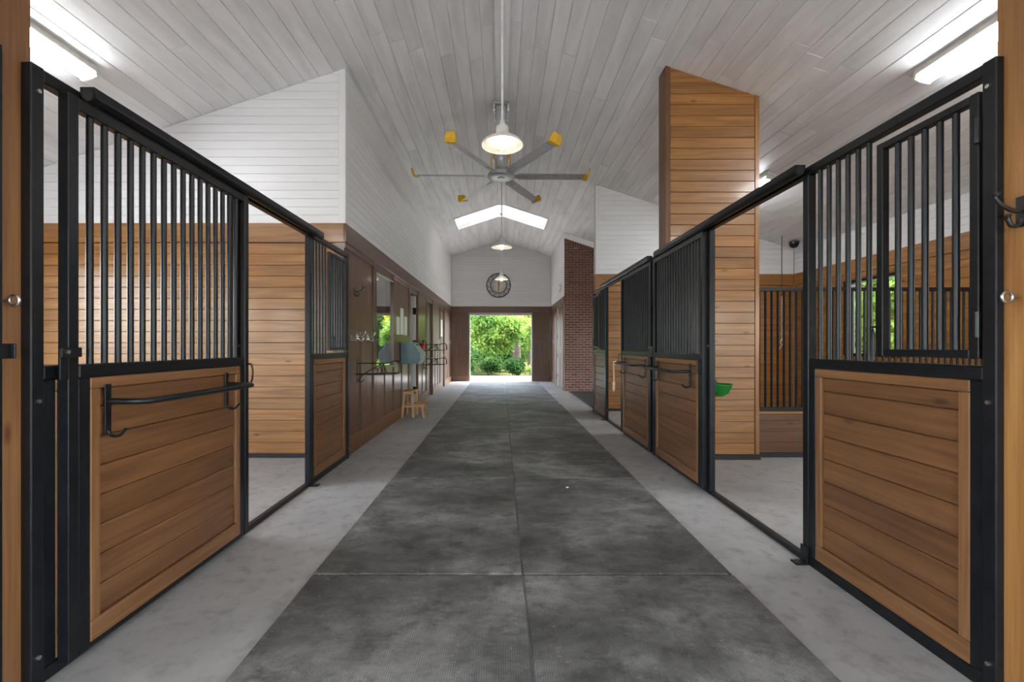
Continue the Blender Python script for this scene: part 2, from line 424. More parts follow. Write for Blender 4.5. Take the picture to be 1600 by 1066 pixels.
ap4 = struct('floor_left_bounce', 'unseen pale slab added outside the left stall window to bounce light', (-12, 3, 0))  # added bright ground, reflects light in through the left stall window
box('slab', -22, -6.3, -6, 12, -0.22, -0.05, 'concrete', ap4, 0.01)
gr = struct('ground', 'grass and leaf litter ground outside the barn', (0, 20, -0.3))
box('ground_sheet', -60, 60, -40, 80, -0.5, -0.23, 'grass', gr, 0)

# rubber mats, two columns laid along the aisle
ROWS = ['row nearest the camera', 'second row from the camera', 'third row from the camera', 'fourth row from the camera',
        'fifth row from the camera', 'sixth row from the camera', 'seventh row from the camera', 'eighth row from the camera', 'last row by the far opening']
mat_x = [(-1.085, 0.128), (0.134, 1.345)]
for c, (x0, x1) in enumerate(mat_x):
    for r in range(9):
        y0 = 0.68+1.83*r if r else -1.1
        y1 = 0.68+1.83*(r+1)
        if r == 8: y1 = 15.95
        if r == 0: y0 = 0.68
        jx = random.uniform(-0.006, 0.006)
        o = box('rubber_mat', x0+jx, x1+jx-0.003, y0+0.007, y1-0.007, 0.001, 0.017, 'mat_rubber', None, 0.006)
        tag(o, 'worn black rubber mat, %s column, %s' % (('left', 'right')[c], ROWS[r]), 'mat', 'rubber mats down the aisle')
o = box('rubber_mat', 1.95, 5.9, 9.15, 12.55, 0.001, 0.02, 'black_rubber', None, 0.004)
tag(o, 'dark rubber mat on the side passage floor below the brick wall', 'mat')

# ------------------------------------------------------------------ roof and ceiling boards
SK = (12.0, 13.1, 1.3)      # skylight: y0, y1, half width
cw = math.cos(math.atan(SL))
def slope(side): # u along y, v down the slope, n into the room
    v = Vector((side*cw, 0, -SL*cw)); n = Vector((-side*SL*cw, 0, -cw)); return Vector((0, 1, 0)), v, n
ce = struct('ceiling', 'white painted board ceiling of the vaulted barn', (0, 5, 5))
rf = struct('roof', 'unseen roof deck added above the board ceiling to block light leaks', (0, 5, 5.4))  # added deck, keeps light from leaking between the ceiling boards
for side in (-1, 1):
    u, v, n = slope(side); L = 6.35/cw; s1 = SK[2]/cw
    nm = 'light_block_deck'
    for (ya, yb, sa, sb) in ((YB-0.3, SK[0]-0.02, 0, L), (SK[1]+0.02, YF+0.3, 0, L), (SK[0]-0.02, SK[1]+0.02, s1+0.02, L)):
        board(nm, (0, 0, RIDGE), u, v, n, [(ya, sa), (yb, sa), (yb, sb), (ya, sb)], -0.12, -0.022, 'ceiling_paint_y', rf, 0.0)
    # the part over the camera, one sheet
    board('ceiling_sheet', (0, 0, RIDGE), u, v, n, [(YB, 0.0), (1.2, 0.0), (1.2, L-0.3), (YB, L-0.3)], -0.021, -0.001, 'ceiling_paint_y', ce, 0.0)
    pitch = 0.184
    for row in range(35):
        a0 = 0.075+row*pitch; a1 = a0+pitch-0.002
        if a1*cw > 6.02: a1 = 6.02/cw
        if a0*cw > 5.95: break
        xm = a0*cw
        yend = YF if xm < 1.9 else (5.35 if side < 0 else 12.85)
        ya = 1.2
        cuts = [ya]
        while True:
            nx = cuts[-1]+random.uniform(2.8, 5.0)
            if nx > yend-1.0: break
            cuts.append(nx)
        cuts.append(yend)
        for ca, cb in zip(cuts, cuts[1:]):
            spans = [(ca, cb)]
            if xm < SK[2]-0.02:
                spans = [s for s in ((ca, min(cb, SK[0])), (max(ca, SK[1]), cb)) if s[1]-s[0] > 0.05]
            for (p, q) in spans:
                aa1 = a1
                dz = random.uniform(-0.0015, 0.0015)
                board('ceiling_board', (0, 0, RIDGE), u, v, n, [(p+0.0006, a0), (q-0.0006, a0), (q-0.0006, aa1), (p+0.0006, aa1)], -0.022, dz, 'ceiling_paint_y', ce, 0.0045)
# ridge boards
for (p, q) in ((1.2, SK[0]), (SK[1], YF)):
    for side in (-1, 1):
        x0, x1 = sorted((0.015+side*0.001, 0.015+side*0.092))
        box('ridge_board', x0, x1, p, q, RIDGE-0.052, RIDGE-0.03, 'ceiling_paint_y', ce, 0.003)

# skylight shaft and frosted panes
sk = struct('window_1', 'ridge skylight with a white board shaft in the vaulted ceiling', (0, 12.55, 5.3))
def gable_poly(x0, x1, z0f, z1f): return [(x0, z0f(x0)), (0, z0f(0)), (x1, z0f(x1)), (x1, z1f(x1)), (0, z1f(0)), (x0, z1f(x0))]
for yy, s in ((SK[0]+0.001, -1), (SK[1]-0.001, 1)):
    for k in range(7):
        za = -0.02+k*0.1
        for side in (-1, 1):
            pts = [(0, RIDGE+za), (side*1.32, ceil_z(1.32)+za), (side*1.32, ceil_z(1.32)+za+0.098), (0, RIDGE+za+0.098)]
            board('shaft_board', (0, yy, 0), (1, 0, 0), (0, 0, 1), (0, -s, 0), pts, -0.02, 0.0, 'white_paint_x', sk, 0.002)
for side in (-1, 1):
    zc = ceil_z(1.32)
    for k in range(7):
        box('shaft_board', side*1.285, side*1.305, SK[0]-0.02, SK[1]+0.02, zc-0.02+k*0.1, zc-0.02+k*0.1+0.098, 'white_paint_y', sk, 0.002)
    u, v, n = slope(side)
    board('pane', (0, 0, RIDGE+0.66), u, v, n, [(SK[0]-0.05, 0), (SK[1]+0.05, 0), (SK[1]+0.05, 1.36/cw), (SK[0]-0.05, 1.36/cw)], -0.012, 0.0, 'frosted_glazing', sk, 0.0)

# ------------------------------------------------------------------ wall boards
GAP = 0.0035
def frontal_boards(parent, yface, x0, x1, z0, z1, pitch, mat, depth=0.02, facing=-1, sloped=False, b=0.003, name='plank', dx=None):
    """horizontal boards on a wall plane y = yface that looks towards -Y (facing -1)"""
    z = z0; GAP = 0.0018 if 'white' in mat else 0.0035
    while z < z1-0.004:
        zb = min(z+pitch, z1)
        if sloped:
            pts = [(x0, z), (x1, z), (x1, zb-GAP), (x0, zb-GAP)]
            for sg in (-1, 1):   # z + SL*|x| <= RIDGE
                pts = clip(pts, sg*SL, 1.0, RIDGE-0.004)
            if len(pts) >= 3 and max(p[0] for p in pts)-min(p[0] for p in pts) > 0.02:
                board(name, (0, yface, 0), (1, 0, 0), (0, 0, 1), (0, facing, 0), pts, -depth, 0.0, mat, parent, b)
        else:
            box(name, x0, x1, yface, yface-facing*depth, z, zb-GAP, mat, parent, b)
        z = zb
def side_boards(parent, xface, y0, y1, z0, z1, pitch, mat, inward, depth=0.02, b=0.003, joints=0, name='plank'):
    """horizontal boards on a wall plane x = xface; inward = sign of the direction the boards face"""
    z = z0; GAP = 0.0018 if 'white' in mat else 0.0035
    while z < z1-0.004:
        zb = min(z+pitch, z1); cuts = [y0]
        if joints:
            while True:
                nx = cuts[-1]+random.uniform(joints*0.7, joints*1.3)
                if nx > y1-0.6: break
                cuts.append(nx)
        cuts.append(y1)
        for p, q in zip(cuts, cuts[1:]):
            box(name, xface, xface-inward*depth, p, q-0.001, z, zb-GAP, mat, parent, b)
        z = zb

# ---- left stall: far partition that faces the camera
wls = struct('wall_left_stall', 'partition at the end of the left stall, white boards over honey wood planks', (-3.9, YP1, 0))
board('core', (0, YP1+0.02, 0), (1, 0, 0), (0, 0, 1), (0, 1, 0), [(-6.0, 0), (-1.88, 0), (-1.88, ceil_z(1.88)), (-6.0, ceil_z(6.0))], 0.0, 0.10, 'plaster', wls, 0.0)
box('backing', -6.0, -1.88, YP1+0.014, YP1+0.0195, 0, ZT-0.01, 'dark_door_wood_z', wls, 0)
box('rubber_strip', -6.0, -1.86, YP1-0.012, YP1+0.02, 0.0, 0.05, 'black_rubber', wls)
frontal_boards(wls, YP1, -6.0, -1.876, 0.05, 2.565, 0.1323, 'honey_wood_x', b=0.004)
box('trim_board', -6.0, -1.86, YP1-0.012, YP1+0.02, 2.567, ZT, 'honey_wood_x', wls, 0.004)
frontal_boards(wls, YP1, -6.0, -1.935, ZT+0.002, 5.2, 0.0985, 'white_paint_x', sloped=True)
board('corner_board', (0, YP1, 0), (1, 0, 0), (0, 0, 1), (0, -1, 0), [(-1.934, ZT), (-1.858, ZT), (-1.858, ceil_z(1.858)-0.003), (-1.934, ceil_z(1.934)-0.003)], -0.02, 0.004, 'white_paint_z', wls, 0.003)

# ---- left aisle wall (tack room side)
wlt = struct('wall_left', 'long left aisle wall with white boards above brown panelling', (-XW, 10.7, 0))
box('core', -1.99, -1.876, YP1+0.12, YF, 2.57, 4.66, 'plaster', wlt, 0)
side_boards(wlt, -XW, YP1+0.03, YF-0.022, ZT+0.002, 4.648, 0.0985, 'white_paint_y', 1, joints=4.2)
box('corner_board', -1.858, -1.852, YP1-0.004, YP1+0.09, ZT, 4.648, 'white_paint_z', wlt, 0.002)
for p, q in ((YP1-0.012, 7.05), (7.052, 8.55), (8.552, 12.2), (12.202, YF-0.02)):
    box('frieze_board', -1.876, -1.846, p, q, 2.567, ZT, 'panel_wood_y', wlt, 0.004)
WIN = (6.46, 7.50, 1.01, 2.43)
OPEN = [(8.90, 9.72), (10.94, 11.79), (13.32, 14.22)]
segs = [(YP1-0.004, 6.42), (7.55, 8.86), (9.76, 10.90), (11.83, 13.28), (14.26, YF-0.02)]
for i, (p, q) in enumerate(segs):
    box('upper_panel', -1.99, -1.872, p, q, 1.50, 2.565, 'panel_wood_z', wlt, 0.002)
    n = max(1, round((q-p)/0.56)); wdt = (q-p)/n
    for k in range(n):
        box('lower_panel', -1.99, -1.872, p+k*wdt+0.001, p+(k+1)*wdt-0.001, 0.0, 1.40, 'panel_wood_z', wlt, 0.003)
        if k: box('batten', -1.872, -1.860, p+k*wdt-0.02, p+k*wdt+0.02, 0.21, 1.38, 'panel_wood_z', wlt, 0.003)
    for yy in (p, q-0.07):
        if not (i == 0 and yy == p): box('stile', -1.872, -1.855, yy, yy+0.07, 0.21, 2.50, 'panel_wood_z', wlt, 0.003)
    box('head_rail', -1.872, -1.855, p, q, 2.502, 2.565, 'panel_wood_y', wlt, 0.003)
    box('mid_rail', -1.872, -1.853, p+0.001, q, 1.382, 1.532, 'panel_wood_y', wlt, 0.004)
    box('baseboard', -1.872, -1.846, p, q, 0.0, 0.21, 'door_wood_y', wlt, 0.004)
for (p, q) in OPEN:
    box('lintel', -1.99, -1.872, p-0.04, q+0.04, 2.45, 2.565, 'panel_wood_y', wlt, 0.003)
    for yy in (p-0.04, q):
        box('door_jamb', -1.99, -1.848, yy, yy+0.04, 0.0, 2.45, 'panel_wood_z', wlt, 0.003)
# below and above the tack room window
box('lower_panel', -1.99, -1.872, 6.42, 7.0, 0.0, 0.97, 'panel_wood_z', wlt, 0.003)
box('lower_panel', -1.99, -1.872, 7.002, 7.55, 0.0, 0.97, 'panel_wood_z', wlt, 0.003)
box('batten', -1.872, -1.860, 6.98, 7.02, 0.21, 0.97, 'panel_wood_z', wlt, 0.003)
box('baseboard', -1.872, -1.846, 6.421, 7.549, 0.0, 0.21, 'door_wood_y', wlt, 0.004)
box('lintel', -1.99, -1.872, 6.42, 7.55, 2.46, 2.565, 'panel_wood_y', wlt, 0.003)
w2 = struct('window_2', 'large single pane window in the brown aisle wall', (-1.87, 6.98, 1.0))
for yy in (6.422, 7.502): box('window_frame', -1.99, -1.848, yy, yy+0.044, 0.972, 2.458, 'panel_wood_z', w2, 0.003)
box('window_frame', -1.99, -1.848, 6.467, 7.501, 2.425, 2.458, 'panel_wood_y', w2, 0.003)
box('window_sill', -1.99, -1.840, 6.467, 7.501, 0.972, 1.008, 'panel_wood_y', w2, 0.003)
box('pane', -1.886, -1.880, 6.464, 7.504, 1.0, 2.43, 'window_glass', w2, 0)

# tack room behind the window and the open door
tk = struct('wall_tack_room', 'pale tack room walls seen through the aisle window', (-4, 8, 0))
box('wall_sheet', -5.0, -4.9, 5.32, 10.3, 0, 2.7, 'plaster', tk, 0)
box('wall_sheet', -4.9, -2.0, 10.2, 10.3, 0, 2.7, 'plaster', tk, 0)
box('ceiling_sheet', -5.0, -2.0, 5.3, 10.3, 2.62, 2.70, 'white_paint_y', tk, 0)

# doors in the left wall
d1 = struct('door_1', 'white door swung open into the tack room, with black hinges', (-1.9, 9.7, 0))
box('door_leaf', -2.76, -1.90, 9.665, 9.705, 0.01, 2.44, 'white_paint_z', d1, 0.003)
for zz in (0.35, 1.38, 2.10): box('hinge', -1.96, -1.885, 9.655, 9.668, zz-0.075, zz+0.075, 'black_steel', d1, 0.003)
d2 = struct('door_2', 'dark stained closed door in the brown aisle wall', (-1.9, 11.4, 0))
box('door_leaf', -1.955, -1.915, 10.945, 11.785, 0.01, 2.44, 'dark_door_wood_z', d2, 0.003)
for zz in (1.0, 1.22):
    hb = tube('door_handle', smooth_path([(-1.915, 11.7, zz), (-1.86, 11.7, zz), (-1.85, 11.68, zz), (-1.85, 11.58, zz)]), 0.011, 'brass', d2)
d3 = struct('door_3', 'brown panelled door nearest the far opening in the left wall', (-1.9, 13.8, 0))
box('door_leaf', -1.93, -1.89, 13.325, 14.215, 0.01, 2.44, 'panel_wood_z', d3, 0.003)
for (a, b_, z0, z1) in ((13.42, 14.12, 0.25, 1.15), (13.42, 14.12, 1.35, 2.3)):
    box('door_panel', -1.89, -1.882, a, b_, z0, z1, 'panel_wood_z', d3, 0.004)
lathe('door_knob', [(0, 0.0), (0.012, 0), (0.012, 0.02), (0.026, 0.03), (0.026, 0.05), (0, 0.055)], (-1.875, 14.1, 1.0), 'brass', d3, 12)
o = box('notice_sheet', -1.8815, -1.880, 13.5, 13.95, 1.62, 2.15, 'paper', None, 0)
tag(o, 'white paper notice pinned to the last door on the left wall', 'paper')

# ---- far gable wall with the open doorway
wf = struct('wall_far', 'far gable wall, white boards above brown panelling, open doorway to the trees', (0, YF, 0))
DX0, DX1, DZ = -1.19, 1.16, 2.49
for (x0, x1) in ((-6.0, DX0), (DX1, 6.0)):
    box('core', x0, x1, YF+0.02, YF+0.2, 0, 2.6, 'plaster', wf, 0)
board('core', (0, YF+0.02, 0), (1, 0, 0), (0, 0, 1), (0, 1, 0), [(-6, 2.6), (6, 2.6), (6, ceil_z(6)), (0, RIDGE), (-6, ceil_z(6))], 0.0, 0.18, 'plaster', wf, 0.0)
box('core', DX0, DX1, YF+0.02, YF+0.2, DZ, 2.6, 'plaster', wf, 0)
frontal_boards(wf, YF, -XW+0.0, XW, ZT+0.002, 5.26, 0.0985, 'white_paint_x', sloped=True)
box('frieze_board', -XW, XW, YF-0.02, YF+0.02, 2.56, ZT, 'panel_wood_x', wf, 0.004)
for (x0, x1) in ((-XW, DX0-0.07), (DX1+0.07, XW)):
    box('upper_panel', x0, x1, YF-0.004, YF+0.02, 1.5, 2.56, 'panel_wood_z', wf, 0.003)
    box('lower_panel', x0, x1, YF-0.004, YF+0.02, 0.0, 1.45, 'panel_wood_z', wf, 0.003)
    box('mid_rail', x0, x1, YF-0.03, YF-0.004, 1.40, 1.54, 'panel_wood_x', wf, 0.004)
    box('baseboard', x0, x1, YF-0.03, YF-0.004, 0.0, 0.21, 'panel_wood_x', wf, 0.004)
    for xx in (x0, x1-0.09):
        box('stile', xx, xx+0.09, YF-0.028, YF-0.004, 0.21, 1.40, 'panel_wood_z', wf, 0.003)
for x0 in (DX0-0.07, DX1):
    box('door_jamb', x0, x0+0.07, YF-0.03, YF+0.21, 0, 2.56, 'panel_wood_z', wf, 0.003)
for x0, x1 in ((DX0, DX0+0.035), (DX1-0.035, DX1)):
    box('door_rail', x0, x1, YF+0.02, YF+0.10, 0, DZ, 'galvanised', wf, 0.003)
box('door_rail', DX0+0.036, DX1-0.036, YF+0.02, YF+0.10, DZ-0.03, DZ, 'galvanised', wf, 0.003)

# ---- right far wall with a door
YBR = 12.80
wr = struct('wall_right', 'right aisle wall beside the far opening, white boards above brown panelling', (XW, 14.5, 0))
box('core', 1.876, 2.0, YBR+0.15, YF, 2.57, 4.66, 'plaster', wr, 0)
side_boards(wr, XW, YBR+0.01, YF-0.022, ZT+0.002, 4.648, 0.0985, 'white_paint_y', -1)
box('frieze_board', 1.846, 1.876, YBR, YF-0.02, 2.567, ZT, 'panel_wood_y', wr, 0.004)
for (p, q) in ((YBR+0.15, 12.99), (14.55, YF-0.02)):
    box('upper_panel', 1.872, 1.99, p, q, 1.5, 2.565, 'panel_wood_z', wr, 0.003)
    box('lower_panel', 1.872, 1.99, p, q, 0.0, 1.45, 'panel_wood_z', wr, 0.003)
    box('mid_rail', 1.853, 1.872, p, q, 1.382, 1.532, 'panel_wood_y', wr, 0.003)
    box('baseboard', 1.846, 1.872, p, q, 0, 0.21, 'panel_wood_y', wr, 0.003)
for yy in (12.99, 14.51): box('door_jamb', 1.846, 1.99, yy, yy+0.06, 0, 2.565, 'panel_wood_z', wr, 0.003)
d4 = struct('door_4', 'pale double door with black hinges in the right wall by the far opening', (1.87, 13.7, 0))
box('door_leaf', 1.888, 1.925, 13.055, 14.505, 0.01, 2.56, 'panel_wood_z', d4, 0.003)
for (a, b_) in ((13.14, 13.72), (13.84, 14.42)):
    for (z0, z1) in ((0.2, 1.1), (1.3, 2.45)):
        box('door_panel', 1.880, 1.888, a, b_, z0, z1, 'panel_wood_z', d4, 0.004)
box('weather_strip', 1.868, 1.888, 14.40, 14.505, 0.01, 2.56, 'white_paint_z', d4, 0.003)
for zz in (0.35, 1.0, 1.62, 2.25): box('hinge', 1.858, 1.868, 14.40, 14.50, zz-0.05, zz+0.05, 'black_steel', d4, 0.002)
tube('door_handle', smooth_path([(1.888, 13.20, 1.62), (1.83, 13.20, 1.62), (1.82, 13.22, 1.62), (1.82, 13.32, 1.62)]), 0.011, 'handle_chrome', d4)
el = thing('emergency_light', 'small white emergency light box high on the right wall near the brick', 'light box', (1.84, 13.6, 3.1))
box('housing', 1.79, 1.853, 13.25, 13.75, 3.02, 3.20, 'shade_outside', el, 0.012)
for yy in (13.38, 13.62): lathe('lamp_head', [(0, 0.05), (0.035, 0.04), (0.04, 0.0), (0, 0.0)], (1.82, yy, 3.20), 'lamp_rod_white', el, 12)

# ---- brick wall that closes the side passage
wb = struct('wall_brick', 'red brown brick wall with pale mortar across the side passage', (2.6, YBR, 0))
board('mortar_bed', (0, YBR+0.006, 0), (1, 0, 0), (0, 0, 1), (0, 1, 0), [(1.86, 0), (6.0, 0), (6.0, ceil_z(6)-0.02), (1.86, ceil_z(1.86)-0.02)], 0.0, 0.14, 'mortar', wb, 0.0)
bw, bh = 0.195, 0.0735
btop = lambda x: ceil_z(x)-0.24
rest_v, rest_f = [], []
r = 0; z = 0.0
while z < 4.5:
    x = 1.862-(bw/2 if r % 2 else 0)
    while x < 6.0:
        x0, x1 = max(x, 1.862), min(x+bw-0.012, 5.99)
        if x1-x0 > 0.03 and z+bh < btop(x1):
            if x0 < 2.72:
                box('brick', x0, x1, YBR-0.004+random.uniform(-0.002, 0.002), YBR+0.01, z+0.006, z+bh-0.006, 'brick_red', wb, 0.002)
            else:
                k = len(rest_v)
                for yy in (YBR-0.004, YBR+0.01):
                    rest_v += [(x0, yy, z+0.006), (x1, yy, z+0.006), (x1, yy, z+bh-0.006), (x0, yy, z+bh-0.006)]
                rest_f += [[k, k+1, k+2, k+3]]+[[k+i, k+(i+1) % 4, k+4+(i+1) % 4, k+4+i] for i in range(4)]
        x += bw
    z += bh; r += 1
tag(mk('brick_rest', fin(rest_v, rest_f), (0, 0, 0), wb, 'brick_red'), kind='stuff')
x = 1.862
while x < 2.75:   # soldier course under the sloping trim
    t = btop(x+0.06); board('brick', (0, YBR+0.01, 0), (1, 0, 0), (0, 0, 1), (0, -1, 0), [(x, t-0.07), (x+0.06, t-0.07), (x+0.06, ceil_z(x+0.06)-0.165), (x, ceil_z(x)-0.165)], 0, 0.014, 'brick_red', wb, 0.002)
    x += 0.0735
board('trim_board', (0, YBR, 0), (1, 0, 0), (0, 0, 1), (0, -1, 0), [(1.85, ceil_z(1.85)-0.16), (6.0, ceil_z(6)-0.16), (6.0, ceil_z(6)-0.005), (1.85, ceil_z(1.85)-0.005)], -0.01, 0.03, 'white_paint_x', wb, 0.004)

# ---- right: stall partitions
wc = struct('wall_right_column', 'tall honey wood pier of horizontal planks between the right stalls', (2.5, 5.15, 0))
CX0, CX1, CY = 1.955, 3.03, 5.11
board('core', (0, CY+0.02, 0), (1, 0, 0), (0, 0, 1), (0, 1, 0), [(CX0-0.01, 0), (CX1, 0), (CX1, ceil_z(CX1)-0.004), (CX0-0.01, ceil_z(CX0)-0.004)], 0, 0.18, 'honey_wood_z', wc, 0.0)
board('backing', (0, CY+0.014, 0), (1, 0, 0), (0, 0, 1), (0, 1, 0), [(CX0+0.03, 0.05), (CX1-0.01, 0.05), (CX1-0.01, ceil_z(CX1)-0.01), (CX0+0.03, ceil_z(CX0+0.03)-0.01)], 0, 0.005, 'dark_door_wood_z', wc, 0)
box('rubber_strip', CX0, CX1+0.01, CY-0.02, CY+0.02, 0, 0.055, 'black_rubber', wc)
frontal_boards(wc, CY, CX0+0.03, CX1-0.052, 0.058, 4.7, 0.1285, 'honey_wood_x', sloped=True, b=0.004)
for xa, xb in ((CX1-0.05, CX1),):
    board('corner_board', (0, CY, 0), (1, 0, 0), (0, 0, 1), (0, -1, 0), [(xa, 0.058), (xb, 0.058), (xb, ceil_z(xb)-0.004), (xa, ceil_z(xa)-0.004)], -0.02, 0.006, 'honey_wood_z', wc, 0.003)
board('end_board', (0, CY-0.006, 0), (1, 0, 0), (0, 0, 1), (0, 1, 0), [(CX0-0.025, 0.0), (CX0+0.029, 0.0), (CX0+0.029, ceil_z(CX0+0.029)-0.004), (CX0-0.025, ceil_z(CX0-0.025)-0.004)], 0.0, 0.225, 'door_wood_z', wc, 0.003)

wg = struct('wall_right_grille', 'low plank partition with black bars between the right stalls', (4.5, 5.2, 0))
box('rubber_strip', CX1+0.011, 5.97, 5.20, 5.25, 0, 0.055, 'black_rubber', wg)
z = 0.056
while z < 0.50:
    box('plank', CX1+0.011, 5.97, 5.21, 5.25, z, min(z+0.1285, 0.52)-0.001, 'door_wood_x', wg, 0.004); z += 0.1285
box('cap_board', CX1+0.011, 5.97, 5.195, 5.265, 0.52, 0.55, 'honey_wood_x', wg, 0.003)
box('bottom_rail', CX1+0.011, 5.97, 5.205, 5.255, 0.551, 0.60, 'black_steel', wg)
box('top_rail', CX1+0.011, 5.97, 5.205, 5.255, 1.99, 2.035, 'black_steel', wg)
x = CX1+0.07
while x < 5.95:
    cyl('bar', (x, 5.23, 0.6), (x, 5.23, 1.99), 0.0125, 'black_steel', wg, 8); x += 0.0745

wp = struct('wall_right_partition', 'partition between right stall and side passage, white boards over honey wood', (3.9, YP2, 0))
board('core', (0, YP2+0.02, 0), (1, 0, 0), (0, 0, 1), (0, 1, 0), [(1.95, 0), (5.98, 0), (5.98, ceil_z(5.98)-0.004), (1.95, ceil_z(1.95)-0.004)], 0, 0.12, 'plaster', wp, 0)
box('backing', 1.952, 5.96, YP2+0.014, YP2+0.0195, 0, ZT-0.01, 'dark_door_wood_z', wp, 0)
box('rubber_strip', 1.95, 5.97, YP2-0.012, YP2+0.02, 0, 0.05, 'black_rubber', wp)
frontal_boards(wp, YP2, 1.965, 5.97, 0.05, 2.565, 0.1323, 'honey_wood_x', b=0.004)
box('trim_board', 1.965, 5.97, YP2-0.012, YP2+0.02, 2.567, ZT, 'honey_wood_x', wp, 0.004)
frontal_boards(wp, YP2, 1.99, 5.97, ZT+0.002, 4.7, 0.1, 'white_paint_x', sloped=True)
box('end_board', 1.925, 1.95, YP2-0.01, YP2+0.16, 0, ZT, 'honey_wood_z', wp, 0.003)
box('end_board', 1.925, 1.95, YP2-0.01, YP2+0.16, ZT+0.001, ceil_z(1.95)-0.004, 'white_paint_z', wp, 0.003)
box('corner_board', 1.951, 1.989, YP2-0.008, YP2+0.015, ZT+0.001, ceil_z(1.99)-0.004, 'white_paint_z', wp, 0.003)
box('corner_board', 1.951, 1.964, YP2-0.012, YP2+0.015, 0.05, ZT, 'honey_wood_z', wp, 0.003)

# ---- outer walls
woR = struct('wall_right_outer', 'outer wall of the right stalls, white boards over honey planks', (XO, 5, 0))
WR = (6.52, 7.58, 1.16, 2.45)
def outer(parent, sx, y0, y1, win):
    p = [(y0, y1, 0.05, win[2]), (y0, win[0], win[2], win[3]), (win[1], y1, win[2], win[3]), (y0, y1, win[3], 2.565)]
    for (a, b_, z0, z1) in p:
        side_boards(parent, sx*(XO-0.02), a, b_, z0, z1, 0.1323, 'honey_wood_y', -sx, 0.018, 0.004)
    box('trim_board', sx*(XO-0.035), sx*XO, y0, y1, 2.567, ZT, 'honey_wood_y', parent, 0.004)
    side_boards(parent, sx*(XO-0.02), y0, y1, ZT+0.002, ceil_z(XO)+0.02, 0.1, 'white_paint_y', -sx, 0.018)
outer(woR, 1, 1.72, YP2-0.002, WR)
# cores with holes for the windows and the passage
def core(parent, sx, y0, y1, z0, z1): box('core', sx*(XO-0.002), sx*(XO+0.15), y0, y1, z0, z1, 'plaster', parent, 0)
NW = [(-5.4, -3.8), (-2.7, -1.1), (-0.5, 1.1)]  # unseen window holes beside the camera, added to let in more daylight
def near_cores(parent, sx, y_end):
    core(parent, sx, YB, y_end, 0, 1.05); core(parent, sx, YB, y_end, 2.45, 3.35)
    ed = [YB]+[v for w_ in NW for v in w_]+[y_end]
    for a, b_ in zip(ed[::2], ed[1::2]): core(parent, sx, a, b_, 1.05, 2.45)
near_cores(woR, 1, WR[0]); core(woR, 1, WR[1], 9.15, 0, 3.35); core(woR, 1, WR[0], WR[1], 0, WR[2]); core(woR, 1, WR[0], WR[1], WR[3], 3.35)
core(woR, 1, 12.55, YF+0.2, 0, 3.35); core(woR, 1, 9.15, 12.55, 2.6, 3.35)
w3 = struct('window_3', 'stall window with green trees beyond, behind the bars on the right', (XO, 7.05, WR[2]))
for a, b_ in ((WR[0], WR[0]+0.05), (WR[1]-0.05, WR[1])): box('window_frame', XO-0.04, XO+0.12, a, b_, WR[2], WR[3], 'black_steel', w3)
for a, b_ in ((WR[2], WR[2]+0.05), (WR[3]-0.05, WR[3])): box('window_frame', XO-0.039, XO+0.119, WR[0]+0.051, WR[1]-0.051, a, b_, 'black_steel', w3)
box('pane', XO+0.04, XO+0.046, WR[0]+0.05, WR[1]-0.05, WR[2]+0.05, WR[3]-0.05, 'window_glass', w3, 0)
woL = struct('wall_left_outer', 'outer wall of the left stall with a window beyond the picture edge', (-XO, 3, 0))
WLn = (2.45, 4.30, 1.05, 2.45)
outer(woL, -1, 1.72, YP1-0.002, WLn)
near_cores(woL, -1, WLn[0]); core(woL, -1, WLn[1], YF+0.2, 0, 3.35); core(woL, -1, WLn[0], WLn[1], 0, WLn[2]); core(woL, -1, WLn[0], WLn[1], WLn[3], 3.35)
w4 = struct('window_4', 'window in the outer wall of the left stall', (-XO, 3.3, 1.05))
for a, b_ in ((WLn[0], WLn[0]+0.05), (WLn[1]-0.05, WLn[1])): box('window_frame', -XO-0.12, -XO+0.04, a, b_, WLn[2], WLn[3], 'black_steel', w4)
# unseen gable behind the camera; wide doorway added to let daylight in
wbk = struct('wall_back', 'unseen gable wall behind the camera with a doorway added for daylight', (0, YB, 0))
for sx in (-1, 1): box('core', sx*2.3, sx*6.15, YB-0.2, YB, 0, 3.2, 'white_paint_x', wbk, 0)
board('core', (0, YB, 0), (1, 0, 0), (0, 0, 1), (0, -1, 0), [(-6.15, 3.2), (6.15, 3.2), (6.15, ceil_z(6.15)), (0, RIDGE), (-6.15, ceil_z(6.15))], 0, 0.2, 'white_paint_x', wbk, 0)

# near wood piers at the picture edges
def near_pier(nm, label, sx, xf, y0, y1, wd='honey_wood_z'):
    p = struct(nm, label, (sx*2.4, 1.6, 0))
    x0 = xf+sx*0.02
    xa, xb = sorted((x0+sx*0.02, sx*3.0))
    board('core', (0, y0, 0), (1, 0, 0), (0, 0, 1), (0, 1, 0), [(xa, 0), (xb, 0), (xb, ceil_z(xb)-0.004), (xa, ceil_z(xa)-0.004)], 0, y1-y0-0.012, 'honey_wood_z', p, 0)
    e0, e1 = sorted((x0, x0+sx*0.02))
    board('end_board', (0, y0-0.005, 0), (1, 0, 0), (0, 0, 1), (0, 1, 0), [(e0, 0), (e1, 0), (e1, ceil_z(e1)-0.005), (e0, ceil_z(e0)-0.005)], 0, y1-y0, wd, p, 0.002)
    return p
pl = near_pier('wall_left_pier', 'wood pier end at the left edge of the picture', -1, -1.825, 1.49, 1.712, 'trim_wood_z')  # darker wood on this end board stands in for shade
pr = near_pier('wall_right_pier', 'honey wood pier end at the right edge of the picture', 1, 1.875, 1.45, 1.668)

